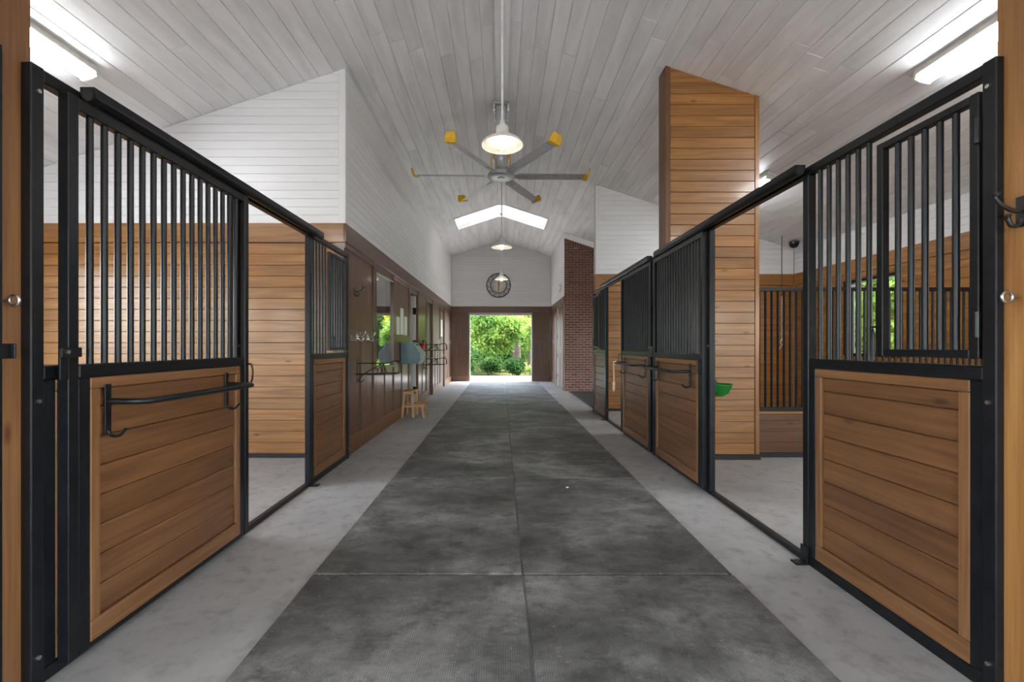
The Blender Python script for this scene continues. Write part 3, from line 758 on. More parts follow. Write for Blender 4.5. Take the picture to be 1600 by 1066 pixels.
# ------------------------------------------------------------------ stall fronts and doors
BK = 'black_steel'
def fr(xf, a):
    def f(name, s0, s1, d0, d1, z0, z1, mat, parent, b=0.003):
        return box(name, xf+a*d0, xf+a*d1, s0, s1, z0, z1, mat, parent, b)
    return f
PLK = [1.15, 1.07, 0.938, 0.806, 0.674, 0.542, 0.41, 0.278, 0.15]
def wood_infill(B, par, s0, s1, dd=0.0):
    B('wood_trim', s0, s1, dd-0.035, dd, 1.151, 1.199, 'trim_wood_y', par)
    B('wood_trim', s0, s1, dd-0.035, dd, 0.06, 0.149, 'trim_wood_y', par)
    for p, q in ((s0, s0+0.045), (s1-0.045, s1)): B('wood_trim', p, q, dd-0.035, dd-0.0005, 0.15, 1.15, 'trim_wood_z', par)
    B('backing', s0+0.046, s1-0.046, dd-0.036, dd-0.0325, 0.15, 1.15, 'dark_door_wood_z', par, 0)
    for z1, z0 in zip(PLK, PLK[1:]):
        B('plank', s0+0.046, s1-0.046, dd-0.032, dd-0.014, z0+0.0013, z1-0.0013, 'door_wood_y', par, 0.005)
def bolt(par, x, s, z, a, r=0.009, mat='bolt_steel'):
    cyl('bolt', (x, s, z), (x+a*0.008, s, z), r, mat, par, 8)
def stall_door(label, xf, a, s0, s1, opening):
    """sliding door; opening = +1 when the doorway lies beyond s1, -1 when before s0"""
    t = thing('stall_door', label, 'door', (xf, (s0+s1)/2, 0.03), 'sliding stall doors')
    B = fr(xf, a)
    for p, q in ((s0, s0+0.046), (s1-0.046, s1)): B('stile', p, q, -0.045, 0, 0.035, 2.375, BK, t)
    B('top_rail', s0+0.047, s1-0.047, -0.044, -0.001, 2.325, 2.374, BK, t)
    B('mid_rail', s0+0.047, s1-0.047, -0.044, -0.001, 1.20, 1.258, BK, t, 0.006)
    B('bottom_rail', s0+0.047, s1-0.047, -0.044, -0.003, 0.036, 0.06, BK, t)
    for p, q in ((s0+0.047, s0+0.098), (s1-0.098, s1-0.047)): B('panel_channel', p, q, -0.042, -0.004, 0.06, 1.199, BK, t)
    wood_infill(B, t, s0+0.099, s1-0.099)
    n = 16; sp = (s1-s0-0.092)/(n+1)
    for i in range(n):
        s = s0+0.046+sp*(i+1)
        cyl('bar', (xf-a*0.022, s, 1.258), (xf-a*0.022, s, 2.325), 0.0135, BK, t, 10)
    # folding blanket bar on two strap brackets
    e0, e1 = s0+0.175, s1-0.25
    if opening < 0: e0, e1 = s0+0.25, s1-0.175
    for s in (e0, e1):
        B('bar_bracket', s-0.016, s+0.016, 0.0, 0.006, 0.945, 1.165, BK, t, 0.002)
        tube('bracket_hook', smooth_path([(xf+a*0.004, s, 0.955), (xf+a*0.02, s, 0.935), (xf+a*0.055, s, 0.935), (xf+a*0.085, s, 0.965)]), 0.007, BK, t)
        for z in (1.14, 1.05, 0.98): bolt(t, xf+a*0.006, s, z, a, 0.006, BK)
    tube('blanket_bar', smooth_path([(xf+a*0.008, e0, 1.09), (xf+a*0.05, e0+0.005, 1.088), (xf+a*0.13, e0+0.03, 1.085), (xf+a*0.165, e0+0.10, 1.085), (xf+a*0.175, (e0+e1)/2, 1.085),
        (xf+a*0.175, e1-0.08, 1.085), (xf+a*0.17, e1-0.012, 1.085), (xf+a*0.13, e1, 1.087), (xf+a*0.008, e1, 1.09)], 6), 0.014, BK, t, 10)
    # pull handle on the doorway side, latch plate on the other
    so = s1-0.022 if opening > 0 else s0+0.022
    tube('pull_handle', smooth_path([(xf, so, 1.21), (xf+a*0.03, so, 1.205), (xf+a*0.04, so, 1.15), (xf+a*0.03, so, 1.085), (xf, so, 1.08)]), 0.006, BK, t)
    sl = s0 if opening > 0 else s1
    dr = -1 if opening > 0 else 1
    lp = B('latch_plate', sl-0.004, sl+dr*0.04, 0.001, 0.007, 1.20, 1.325, BK, t)
    lq = B('latch_plate', sl-dr*0.045, sl+dr*0.04, 0.008, 0.014, 1.29, 1.33, BK, t)
    cyl('bolt', (xf+a*0.014, sl+dr*0.02, 1.312), (xf+a*0.022, sl+dr*0.02, 1.312), 0.009, 'bolt_steel', t, 6)
    return t
def fixed_panel(B, t, xf, a, s0, s1, window=None, bars=True):
    """steel frame between s0 and s1 with plank infill below and bars above"""
    B('mid_rail', s0, s1, -0.045, -0.002, 1.20, 1.258, BK, t, 0.006)
    B('bottom_rail', s0, s1, -0.045, -0.002, 0.0, 0.058, BK, t)
    for p, q in ((s0, s0+0.05), (s1-0.05, s1)): B('panel_channel', p, q, -0.042, -0.004, 0.059, 1.199, BK, t)
    wood_infill(B, t, s0+0.051, s1-0.051, -0.004)
    lo, hi = s0, s1
    if window:
        w0, w1 = window
        wd = B('feed_window', w0, w0+0.035, -0.036, 0.0, 1.285, 2.335, BK, t)      # its first stile carries the rest
        for p, q, z0, z1 in ((w1-0.035, w1, 1.285, 2.335), (w0+0.036, w1-0.036, 2.30, 2.334), (w0+0.036, w1-0.036, 1.286, 1.32)):
            B('window_rail', p, q, -0.036, 0.0, z0, z1, BK, wd)
        n = 5; sp = (w1-w0-0.07)/(n+1)
        for i in range(n):
            s = w0+0.035+sp*(i+1); cyl('bar', (xf-a*0.018, s, 1.32), (xf-a*0.018, s, 2.30), 0.0125, BK, wd, 10)
        if w0-s0 < s1-w1: lo = w1; hs, ls = w0, w1-0.018
        else: hi = w0; hs, ls = w1, w0+0.018
        for z in (1.42, 2.18):
            cyl('hinge', (xf+a*0.006, hs, z-0.05), (xf+a*0.006, hs, z+0.05), 0.010, BK, wd, 10)
        tube('window_latch', smooth_path([(xf, ls, 1.43), (xf+a*0.03, ls, 1.43), (xf+a*0.04, ls, 1.42), (xf+a*0.03, ls, 1.40), (xf+a*0.028, ls, 1.27)]), 0.006, BK, wd)
    if not bars: return
    n = round((hi-lo)/0.0715)-1; sp = (hi-lo)/(n+1)
    for i in range(n):
        s = lo+sp*(i+1); cyl('bar', (xf-a*0.024, s, 1.258), (xf-a*0.024, s, 2.38), 0.0125, BK, t, 10)
def stall_front(label, xf, a, s0, s1, A, Bp, win, trk):
    """A = exposed barred panel, Bp = panel behind the slid door, between them the doorway"""
    t = thing('stall_front', label, 'stall front', (xf, (s0+s1)/2, 0), 'steel stall fronts')
    B = fr(xf, a)
    B('header', s0+0.051, s1-0.051, -0.05, 0.0, 2.38, 2.43, BK, t, 0.004)
    for s in (s0, s1-0.05): B('post', s, s+0.05, -0.05, 0.004, 0.0, 2.432, BK, t, 0.004)
    inner = [A[1] if A[0] < Bp[0] else A[0], Bp[0] if A[0] < Bp[0] else Bp[1]]
    lo, hi = min(inner), max(inner)
    B('post', lo-0.05, lo, -0.05, 0.0, 0.0, 2.38, BK, t, 0.004)
    B('post', hi, hi+0.05, -0.05, 0.0, 0.0, 2.38, BK, t, 0.004)
    B('sill', lo+0.001, hi-0.001, -0.05, -0.004, 0.0, 0.036, BK, t, 0.004)
    for (p, q), wn_ in ((A, win), (Bp, None)):
        fixed_panel(B, t, xf, a, p+(0.051 if p in (s0, hi) else 0.0), q-(0.051 if q in (s1, lo) else 0.0), wn_, bool(wn_) or a < 0)
    bolt(t, xf, (lo-0.025 if A[0] > Bp[0] else hi+0.025), 1.335, a, 0.010)
    gs = lo-0.025 if A[0] < Bp[0] else hi+0.025
    B('door_guide', gs-0.03, gs+0.03, 0.001, 0.012, 0.0, 0.11, BK, t, 0.003)
    B('door_guide', gs-0.03, gs+0.03, 0.013, 0.075, 0.0, 0.012, BK, t, 0.003)
    # door track: round-bellied hood along the aisle side of the header
    k0, k1 = trk; seg = 14; vs, fs = [], []
    prof = [(-0.035, 0.035), (0.026, 0.035)]+[(0.03*math.cos(R(q)), 0.03*math.sin(R(q))) for q in range(20, -181, -20)]
    prof.append((-0.035, 0.0))
    cxp = xf+a*0.045; zc = 2.408; m = len(prof)
    for s in (k0, k1):
        for d, zz in prof: vs.append((a*d, s-(k0+k1)/2, zz))
    for i in range(m): fs.append([i, (i+1) % m, m+(i+1) % m, m+i])
    fs += [list(range(m)), list(range(m, 2*m))]
    mk('door_track', fin(vs, fs, True, 35), (cxp, (k0+k1)/2, zc), t, BK)
    for s in (k0-0.001, k1+0.001):
        cyl('track_end', (cxp, s-0.002, zc-0.002), (cxp, s+0.002, zc-0.002), 0.024, 'black_rubber', t, 14)
    for s in (s0+0.025, s1-0.025):
        for z in (0.12, 1.12, 2.33): bolt(t, xf+a*0.004, s, z, a, 0.008)
    return t
# left stall: door slid over the near panel
stall_front('black steel stall front with doorway and honey planks, left side of aisle', XL, 1, 1.672, 5.178, (4.12, 5.178), (1.672, 3.03), (4.61, 5.11), (1.86, 4.27))
stall_door('large brown planked sliding stall door, nearest on the left of the aisle', -1.765, 1, 1.775, 3.045, 1)
# right stalls, mirror images about the pier
stall_front('black steel stall front with feed window, nearest on the right of the aisle', XR, -1, 1.640, 5.20, (1.640, 2.70), (3.90, 5.20), (1.705, 2.17), (2.66, 5.14))
stall_door('brown planked sliding stall door beside the nearest right doorway', 1.822, -1, 3.94, 5.235, -1)
stall_front('black steel stall front at the far end of the right stalls by the brick passage', XR, -1, 5.30, 8.87, (7.78, 8.87), (5.30, 6.62), (8.32, 8.80), (5.36, 7.86))
dr2 = stall_door('brown planked sliding stall door farther down on the right with white rope', 1.822, -1, 5.32, 6.63, 1)

# the next stall front, just entering at the left edge
t = thing('stall_front', 'black post with latch bracket cut off by the left picture edge', 'stall front', (-1.85, 1.5, 0), 'steel stall fronts')
B = fr(XL, 1)
B('post', 1.535, 1.583, -0.05, 0.0, 0.0, 2.432, BK, t, 0.004); B('header', 0.2, 1.534, -0.05, 0.0, 2.38, 2.43, BK, t, 0.004)
B('latch_plate', 1.50, 1.60, 0.004, 0.012, 1.29, 1.345, BK, t); B('latch_plate', 1.592, 1.60, 0.012, 0.03, 1.29, 1.345, BK, t)

# rope knotted over the bar of the far right door
bx_, by_ = 1.822-0.175, 6.30
t = thing('rope', 'short white cotton rope hanging from blanket bar on the right', 'rope', (bx_, by_, 0.8))
tube('rope_strand', smooth_path([(bx_+0.005, by_-0.02, 1.09), (bx_-0.018, by_-0.01, 1.10), (bx_-0.016, by_, 1.05), (bx_-0.015, by_, 0.95), (bx_-0.012, by_, 0.84), (bx_-0.015, by_, 0.76)]), 0.011, 'rope_cotton', t, 8)
lathe('knot', [(0, 0.04), (0.022, 0.03), (0.027, 0.0), (0.018, -0.03), (0.024, -0.06), (0.012, -0.10), (0, -0.13)], (bx_-0.014, by_, 0.78), 'rope_cotton', t, 10)
tube('loop', smooth_path([(bx_+0.02, by_, 1.085), (bx_, by_, 1.108), (bx_-0.02, by_, 1.085), (bx_, by_, 1.062), (bx_+0.02, by_, 1.085)]), 0.010, 'rope_cotton', t, 8)

# ------------------------------------------------------------------ ceiling strip lights
def strip_light(label, x, y0, y1):
    s = 1 if x > 0 else -1
    z = ceil_z(x); t = thing('strip_light', label, 'light', (x, (y0+y1)/2, z), 'fluorescent strip lights')
    u, v, n = slope(s)
    O = Vector((x, 0, z)); O = Vector((0, 0, RIDGE)); c = abs(x)/cw
    board('housing', O, u, v, n, [(y0, c-0.085), (y1, c-0.085), (y1, c+0.085), (y0, c+0.085)], 0.002, 0.075, 'shade_outside', t, 0.006)
    # curved diffuser
    prof = [(-0.078, 0.075), (-0.074, 0.095), (-0.058, 0.112), (-0.03, 0.12), (0.03, 0.12), (0.058, 0.112), (0.074, 0.095), (0.078, 0.075)]
    vs, fs = [], []; m = len(prof); W = O+v*c+u*((y0+y1)/2)
    for yy in (y0+0.03, y1-0.03):
        for d, h in prof: vs.append(O+u*yy+v*(c+d)+n*h-W)
    for i in range(m-1): fs.append([i, i+1, m+i+1, m+i])
    fs.append([m-1, 0, m, 2*m-1]); fs += [list(range(m)), list(range(m, 2*m))]
    mk('diffuser', fin(vs, fs, True, 60), W, t, 'strip_diffuser')
    for yy in (y0, y1-0.03):
        board('end_cap', O, u, v, n, [(yy, c-0.08), (yy+0.03, c-0.08), (yy+0.03, c+0.08), (yy, c+0.08)], 0.075, 0.115, 'lamp_rod_white', t, 0.01)
strip_light('fluorescent strip light on the ceiling above the left stall', -3.93, 2.92, 4.14)
strip_light('fluorescent strip light on the ceiling above the nearest right stall', 4.02, 2.92, 4.14)
strip_light('fluorescent strip light half hidden behind the tall wood pier', 4.07, 6.50, 7.72)
strip_light('unseen fluorescent strip light added over the stall left of the camera for its light', -3.93, -0.7, 0.52)  # unseen fixture added for its light, repeats the visible ones
strip_light('unseen fluorescent strip light added over the stall right of the camera for its light', 4.02, -0.7, 0.52)  # likewise added out of view to light the near end

# ------------------------------------------------------------------ pendant lamps
def pendant(label, y, z):
    x = 0.012; t = thing('pendant_lamp', label, 'lamp', (x, y, z), 'pendant lamps along the ridge')
    cyl('rod', (x, y, z+0.20), (x, y, RIDGE-0.075), 0.011, 'lamp_rod_white', t, 10)
    lathe('canopy', [(0, -0.055), (0.06, -0.055), (0.06, -0.085), (0.02, -0.11), (0, -0.11)], (x, y, RIDGE), 'lamp_rod_white', t, 16)
    lathe('cap', [(0, 0.22), (0.018, 0.22), (0.03, 0.17), (0.058, 0.155), (0.062, 0.10), (0.058, 0.065), (0, 0.065)], (x, y, z), 'shade_outside', t, 20)
    lathe('shade', [(0.055, 0.085), (0.075, 0.075), (0.12, 0.052), (0.17, 0.022), (0.198, -0.004), (0.202, -0.018), (0.196, -0.018), (0.19, -0.004), (0.165, 0.014), (0.115, 0.044), (0.07, 0.066), (0.052, 0.072)], (x, y, z), 'shade_enamel', t, 36, close=True)
    lathe('bulb', [(0, 0.066), (0.02, 0.065), (0.024, 0.045), (0.04, 0.015), (0.043, -0.01), (0.036, -0.04), (0.018, -0.056), (0, -0.06)], (x, y, z), 'bulb_glow', t, 16)
pendant('white enamel pendant lamp nearest the camera, in front of the ceiling fan', 4.12, 3.25)
pendant('small pendant lamp glowing below the skylight, middle of the row', 8.45, 3.26)
pendant('pendant lamp farthest down the aisle, overlapping the wall clock', 12.7, 3.28)
pendant('unseen pendant lamp added above and behind the camera for its light', -0.2, 3.25)  # continues the row unseen, added for the light it gives

# ------------------------------------------------------------------ ceiling fan
FX, FY, FZ = 0.0, 7.0, 4.06
t = thing('ceiling_fan', 'large six blade aluminium ceiling fan with yellow blade tips', 'fan', (FX, FY, FZ))
box('mount_plate', FX-0.13, FX+0.13, FY-0.13, FY+0.13, RIDGE-0.10, RIDGE-0.06, 'galvanised', t, 0.004)
for sx in (-1, 1):
    board('mount_cheek', (FX+sx*0.09, FY, 0), (0, 1, 0), (0, 0, 1), (sx, 0, 0), [(-0.12, RIDGE-0.10), (0.12, RIDGE-0.10), (0.12, RIDGE-0.26), (0.06, RIDGE-0.36), (-0.06, RIDGE-0.36), (-0.12, RIDGE-0.26)][::-1], 0.0, 0.008, 'galvanised', t, 0.001)
    for yy, zz in ((-0.06, -0.14), (0.06, -0.14), (0.0, -0.30)): cyl('bolt', (FX+sx*0.098, FY+yy, RIDGE+zz), (FX+sx*0.112, FY+yy, RIDGE+zz), 0.018, 'bolt_steel', t, 6)
    tube('safety_strap', [smooth_path([(FX+sx*0.10, FY-0.05, FZ+0.66), (FX+sx*0.145, FY-0.05, FZ+0.66), (FX+sx*0.15, FY-0.05, FZ+0.6), (FX+sx*0.15, FY-0.05, FZ+0.10), (FX+sx*0.10, FY-0.05, FZ+0.06)])], 0.013, 'yellow_plastic', t, 8)
box('motor_frame', FX-0.085, FX+0.085, FY-0.085, FY+0.085, RIDGE-0.50, RIDGE-0.10, 'galvanised', t, 0.01)
cyl('downrod', (FX, FY, FZ+0.40), (FX, FY, RIDGE-0.5), 0.075, 'galvanised', t, 20)
lathe('gear_motor', [(0, 0.44), (0.09, 0.44), (0.13, 0.40), (0.14, 0.30), (0.10, 0.26), (0.10, 0.10), (0.12, 0.08), (0.12, 0.05), (0, 0.05)], (FX, FY, FZ), 'galvanised', t, 20)
for k in range(8):
    a = R(22.5+45*k); box('motor_fin', FX+0.105*math.cos(a)-0.008, FX+0.105*math.cos(a)+0.008, FY+0.105*math.sin(a)-0.008, FY+0.105*math.sin(a)+0.008, FZ+0.10, FZ+0.26, 'galvanised', t, 0.002)
lathe('hub', [(0, 0.05), (0.19, 0.05), (0.215, 0.03), (0.215, -0.02), (0.19, -0.03), (0.06, -0.03), (0.05, -0.045), (0, -0.045)], (FX, FY, FZ), 'galvanised', t, 30)
def xform(vs, M): return [M @ Vector(v) for v in vs]
for k in range(6):
    M = Matrix.Rotation(R(60*k+1), 4, 'Z') @ Matrix.Rotation(R(-14), 4, 'X')
    # cambered hollow blade
    prof = [(-0.075, 0.0), (-0.06, 0.010), (-0.02, 0.018), (0.02, 0.015), (0.06, 0.006), (0.08, -0.004), (0.05, -0.004), (0.0, 0.002), (-0.045, -0.004)]
    vs, fs = [], []; m = len(prof)
    for xx, s in ((0.27, 1.0), (1.36, 0.92)):
        for yy, zz in prof: vs.append((xx, yy*s, zz*s))
    for i in range(m): fs.append([i, (i+1) % m, m+(i+1) % m, m+i])
    fs += [list(range(m)), list(range(m, 2*m))]
    bl = mk('blade', fin(xform(vs, M), fs, True, 30), (FX, FY, FZ), t, 'blade_aluminium')
    b2 = [(0.16, -0.04, -0.012), (0.16, 0.04, -0.012), (0.42, 0.035, -0.012), (0.42, -0.035, -0.012)]
    b2 = b2+[(x, y, z+0.012) for x, y, z in b2]
    mk('blade_arm', fin(xform(b2, M), [(0, 1, 2, 3), (4, 5, 6, 7), (0, 1, 5, 4), (1, 2, 6, 5), (2, 3, 7, 6), (3, 0, 4, 7)]), (FX, FY, FZ), bl, 'galvanised')
    # upswept winglet
    wv = []
    for xx, yw, zz in ((1.34, 0.082, -0.018), (1.39, 0.09, -0.018), (1.415, 0.09, 0.03), (1.43, 0.07, 0.10)):
        wv += [(xx, -yw, zz), (xx, yw, zz), (xx-0.014, yw, zz+0.014), (xx-0.014, -yw, zz+0.014)]
    wf_ = [(0, 1, 2, 3), (12, 13, 14, 15)]
    for q in range(3):
        for i in range(4): wf_.append((q*4+i, q*4+(i+1) % 4, q*4+4+(i+1) % 4, q*4+4+i))
    mk('winglet', fin(xform(wv, M), wf_), (FX, FY, FZ), bl, 'yellow_plastic')

# ------------------------------------------------------------------ wall clock
CXc, CZc, CYc = -0.095, 3.585, YF-0.035
t = thing('wall_clock', 'round wall clock with dark scrolled iron rim on the white gable', 'clock', (CXc, CYc, CZc))
def circ(r, n=48, cx=0, cz=0): return [(CXc+cx+r*math.cos(2*math.pi*i/n), CYc, CZc+cz+r*math.sin(2*math.pi*i/n)) for i in range(n)]
tube('outer_ring', [circ(0.445)], 0.014, 'clock_iron', t, 8, True)
tube('inner_ring', [circ(0.285)], 0.013, 'clock_iron', t, 8, True)
for k in range(12):
    a0 = 2*math.pi*k/12
    def P(r, a): return (CXc+r*math.cos(a0+a), CYc, CZc+r*math.sin(a0+a))
    sp = [P(0.295, 0.0), P(0.34, 0.10), P(0.40, 0.16), P(0.43, 0.06), P(0.41, -0.05), P(0.375, -0.04), P(0.37, 0.03), P(0.392, 0.05)]
    tube('scroll', smooth_path(sp, 4), 0.006, 'clock_iron', t, 6)
    sp = [P(0.438, 0.28), P(0.39, 0.20), P(0.335, 0.22), P(0.31, 0.30), P(0.335, 0.37), P(0.36, 0.33)]
    tube('scroll', smooth_path(sp, 4), 0.006, 'clock_iron', t, 6)
vs, fs = [], []
for yy in (0.012, -0.006):
    for i in range(40): vs.append((0.275*math.cos(2*math.pi*i/40), yy, 0.275*math.sin(2*math.pi*i/40)))
for i in range(40): fs.append([i, (i+1) % 40, 40+(i+1) % 40, 40+i])
fs += [list(range(40)), list(range(40, 80))]
face = mk('clock_dial', fin(vs, fs), (CXc, CYc, CZc), t, 'clock_face')
ROM = ['XII', 'I', 'II', 'III', 'IIII', 'V', 'VI', 'VII', 'VIII', 'IX', 'X', 'XI']
dg_needed = []
for i, rtxt in enumerate(ROM):
    a = R(90-30*i); cu = bpy.data.curves.new('numeral', 'FONT'); cu.body = rtxt; cu.size = 0.075; cu.align_x = 'CENTER'; cu.align_y = 'CENTER'; cu.extrude = 0.001
    tmp = bpy.data.objects.new('tmp', cu); COL.objects.link(tmp)
    bpy.context.view_layer.update()
    me = bpy.data.meshes.new_from_object(tmp.evaluated_get(bpy.context.evaluated_depsgraph_get()))
    me.materials.clear()
    me.transform(Matrix.Rotation(R(90), 4, 'X') @ Matrix.Rotation(a-R(90), 4, 'Z'))
    bpy.data.objects.remove(tmp); bpy.data.curves.remove(cu)
    mk('numeral', me, (CXc+0.215*math.cos(a), CYc-0.008, CZc+0.215*math.sin(a)), face, 'clock_iron')
board('hour_hand', (CXc, CYc-0.010, CZc), (1, 0, 0), (0, 0, 1), (0, -1, 0), [(-0.012, -0.02), (0.012, -0.02), (0.02, 0.08), (0.0, 0.14), (-0.016, 0.08)], 0, 0.003, 'clock_iron', t, 0.0005)
board('minute_hand', (CXc, CYc-0.014, CZc), (1, 0, 0), (0, 0, 1), (0, -1, 0), [(-0.01, 0.03), (0.0, -0.23), (0.02, -0.23), (0.012, 0.03)], 0, 0.003, 'clock_iron', t, 0.0005)

# ------------------------------------------------------------------ things along the left wall
# hook rail hooks on the first panel
def coat_hook(label, y, z, grp='chrome double hooks on the left wall'):
    t = thing('coat_hook', label, 'hook', (-1.852, y, z), grp)
    box('back_plate', -1.852, -1.846, y-0.03, y+0.03, z-0.05, z+0.05, 'handle_chrome', t, 0.004)
    tube('upper_prong', smooth_path([(-1.847, y, z), (-1.80, y, z-0.01), (-1.76, y, z+0.03), (-1.75, y, z+0.065)]), 0.009, 'handle_chrome', t)
    tube('lower_prong', smooth_path([(-1.847, y, z-0.02), (-1.82, y, z-0.055), (-1.79, y, z-0.055), (-1.775, y, z-0.02)]), 0.009, 'handle_chrome', t)
coat_hook('chrome double hook on the left wall rail, nearer the stall front', 5.62, 1.455)
coat_hook('chrome double hook on the left wall rail, nearer the window', 6.05, 1.455)
def iron_hook(label, x, y, z, a):
    t = thing('coat_hook', label, 'hook', (x, y, z), 'dark iron coat hooks')
    box('back_plate', x, x+a*0.007, y-0.02, y+0.02, z-0.055, z+0.055, 'aged_iron', t, 0.004)
    tube('upper_prong', smooth_path([(x+a*0.006, y, z+0.01), (x+a*0.03, y, z+0.0), (x+a*0.075, y, z+0.02), (x+a*0.10, y, z+0.045), (x+a*0.10, y, z+0.055)]), lambda q: 0.009-0.004*q, 'aged_iron', t)
    lathe('tip', [(0, -0.004), (0.008, -0.003), (0.013, 0.006), (0.010, 0.012), (0, 0.014)], (x+a*0.10, y, z+0.056), 'aged_iron', t, 12)
    tube('lower_prong', smooth_path([(x+a*0.006, y, z-0.03), (x+a*0.02, y, z-0.05), (x+a*0.045, y, z-0.05), (x+a*0.058, y, z-0.025)]), 0.008, 'aged_iron', t)
    lathe('tip', [(0, -0.004), (0.008, -0.003), (0.011, 0.004), (0.008, 0.010), (0, 0.012)], (x+a*0.058, y, z-0.022), 'aged_iron', t, 12)
iron_hook('dark iron double coat hook on the wood pier at the right edge', 1.894, 1.578, 1.825, -1)
iron_hook('dark iron hook high on the brown panel left of the window', -1.866, 5.55, 2.02, 1)
def eye_bolt(label, x, y, z, a):
    t = thing('eye_bolt', label, 'eye bolt', (x, y, z), 'steel eye bolts')
    cyl('shank', (x-a*0.01, y, z), (x+a*0.025, y, z), 0.004, 'bolt_steel', t, 8)
    tube('eye', [[(x+a*(0.043+0.019*math.cos(2*math.pi*i/20)), y, z+0.019*math.sin(2*math.pi*i/20)) for i in range(20)]], 0.005, 'bolt_steel', t, 8, True)
eye_bolt('steel eye bolt in the wood pier at the left edge', -1.846, 1.612, 1.505, 1)
eye_bolt('steel eye bolt in the wood pier at the right edge', 1.894, 1.592, 1.515, -1)

# wire saddle rack
def saddle_rack(label, y, z, grp='wire saddle racks'):
    x = -1.858; t = thing('saddle_rack', label, 'saddle rack', (x, y, z), grp)
    tube('wall_bar', [(x+0.012, y, z-0.17), (x+0.012, y, z+0.17)], 0.008, 'aged_iron', t)
    for s in (-1, 1):
        tube('top_wire', smooth_path([(x+0.012, y+s*0.02, z+0.08), (x+0.2, y+s*0.05, z+0.08), (x+0.40, y+s*0.06, z+0.085), (x+0.50, y+s*0.05, z+0.11), (x+0.555, y+s*0.045, z+0.07), (x+0.56, y+s*0.06, z-0.04)]), 0.0065, BK, t)
        tube('lower_wire', smooth_path([(x+0.0, y+s*0.05, z-0.06), (x+0.3, y+s*0.13, z-0.055), (x+0.5, y+s*0.12, z-0.05), (x+0.56, y+s*0.06, z-0.04)]), 0.0065, BK, t)
        tube('strut', [(x+0.33, y+s*0.05, z+0.082), (x+0.36, y+s*0.13, z-0.05)], 0.0055, BK, t)
        tube('strut', [(x+0.33, y+s*0.05, z+0.082), (x+0.30, y+s*0.13, z-0.05)], 0.0055, BK, t)
    tube('brace', smooth_path([(x+0.012, y, z-0.15), (x+0.1, y, z-0.06), (x+0.25, y, z+0.03), (x+0.33, y, z+0.08)]), 0.0065, BK, t)
    tube('bridle_hook', smooth_path([(x+0.012, y, z-0.12), (x+0.04, y, z-0.155), (x+0.08, y, z-0.155), (x+0.10, y, z-0.13)]), 0.006, BK, t)
saddle_rack('black wire saddle rack on the left wall just past the stall', 5.58, 1.03)
saddle_rack('black wire saddle rack beside the fire extinguisher, upper one of the far pair', 10.35, 1.28)
saddle_rack('black wire saddle rack beside the fire extinguisher, lower one of the far pair', 10.35, 0.94)

# pinned papers above the hose box
for i, (y0, y1, z0, z1, lb) in enumerate(((7.78, 8.02, 1.53, 1.86, 'paper notice nearest the window above the teal box'),
                                         (8.08, 8.34, 1.54, 2.04, 'tall paper notice, middle of three above the teal box'),
                                         (8.40, 8.66, 1.53, 1.90, 'paper notice nearest the doorway above the teal box'))):
    o = box('notice_sheet', -1.8705, -1.8695, y0, y1, z0, z1, 'paper', None, 0); tag(o, 'white '+lb, 'paper', 'paper notices on the left wall')

# hose reel box, chamfered profile
t = thing('hose_box', 'teal plastic hose reel box mounted on the left wall', 'hose box', (-1.7, 8.3, 1.0))
def prism_y(name, prof, y0, y1, mat, parent, b=0.006):   # prof in (x, z)
    return board(name, (0, y0, 0), (1, 0, 0), (0, 0, 1), (0, 1, 0), prof, 0.0, y1-y0, mat, parent, b)
pf = [(-1.855, 1.0), (-1.56, 1.0), (-1.505, 1.08), (-1.505, 1.19), (-1.64, 1.375), (-1.70, 1.395), (-1.855, 1.385)]
prism_y('body', pf, 8.05, 8.52, 'hose_box_teal', t)
pf2 = [(-1.60, 0.995), (-1.548, 0.995), (-1.495, 1.075), (-1.495, 1.195), (-1.635, 1.385), (-1.69, 1.405), (-1.66, 1.37), (-1.525, 1.185), (-1.525, 1.09)]
# front cover as a curved strip
vs, fs = [], []
outl = [(-1.545, 0.99), (-1.49, 1.075), (-1.49, 1.195), (-1.632, 1.388), (-1.70, 1.408)]; inl = [(-1.56, 1.0), (-1.506, 1.08), (-1.506, 1.19), (-1.64, 1.374), (-1.70, 1.394)]
for yy in (8.075, 8.535):
    for x, z in outl+inl[::-1]: vs.append((x+1.7, yy-8.3, z-1.2))
m = len(outl)*2
for i in range(m): fs.append([i, (i+1) % m, m+(i+1) % m, m+i])
for q in (0, m):
    for i in range(len(outl)-1): fs.append([q+i, q+i+1, q+m-2-i, q+m-1-i])
mk('lid', fin(vs, fs), (-1.7, 8.3, 1.2), t, 'hose_box_pale')
box('seam', -1.857, -1.53, 8.044, 8.049, 1.17, 1.18, 'hose_box_teal', t, 0.001)
box('lid_handle', -1.615, -1.575, 8.2, 8.4, 1.338, 1.358, 'black_steel', t, 0.003)
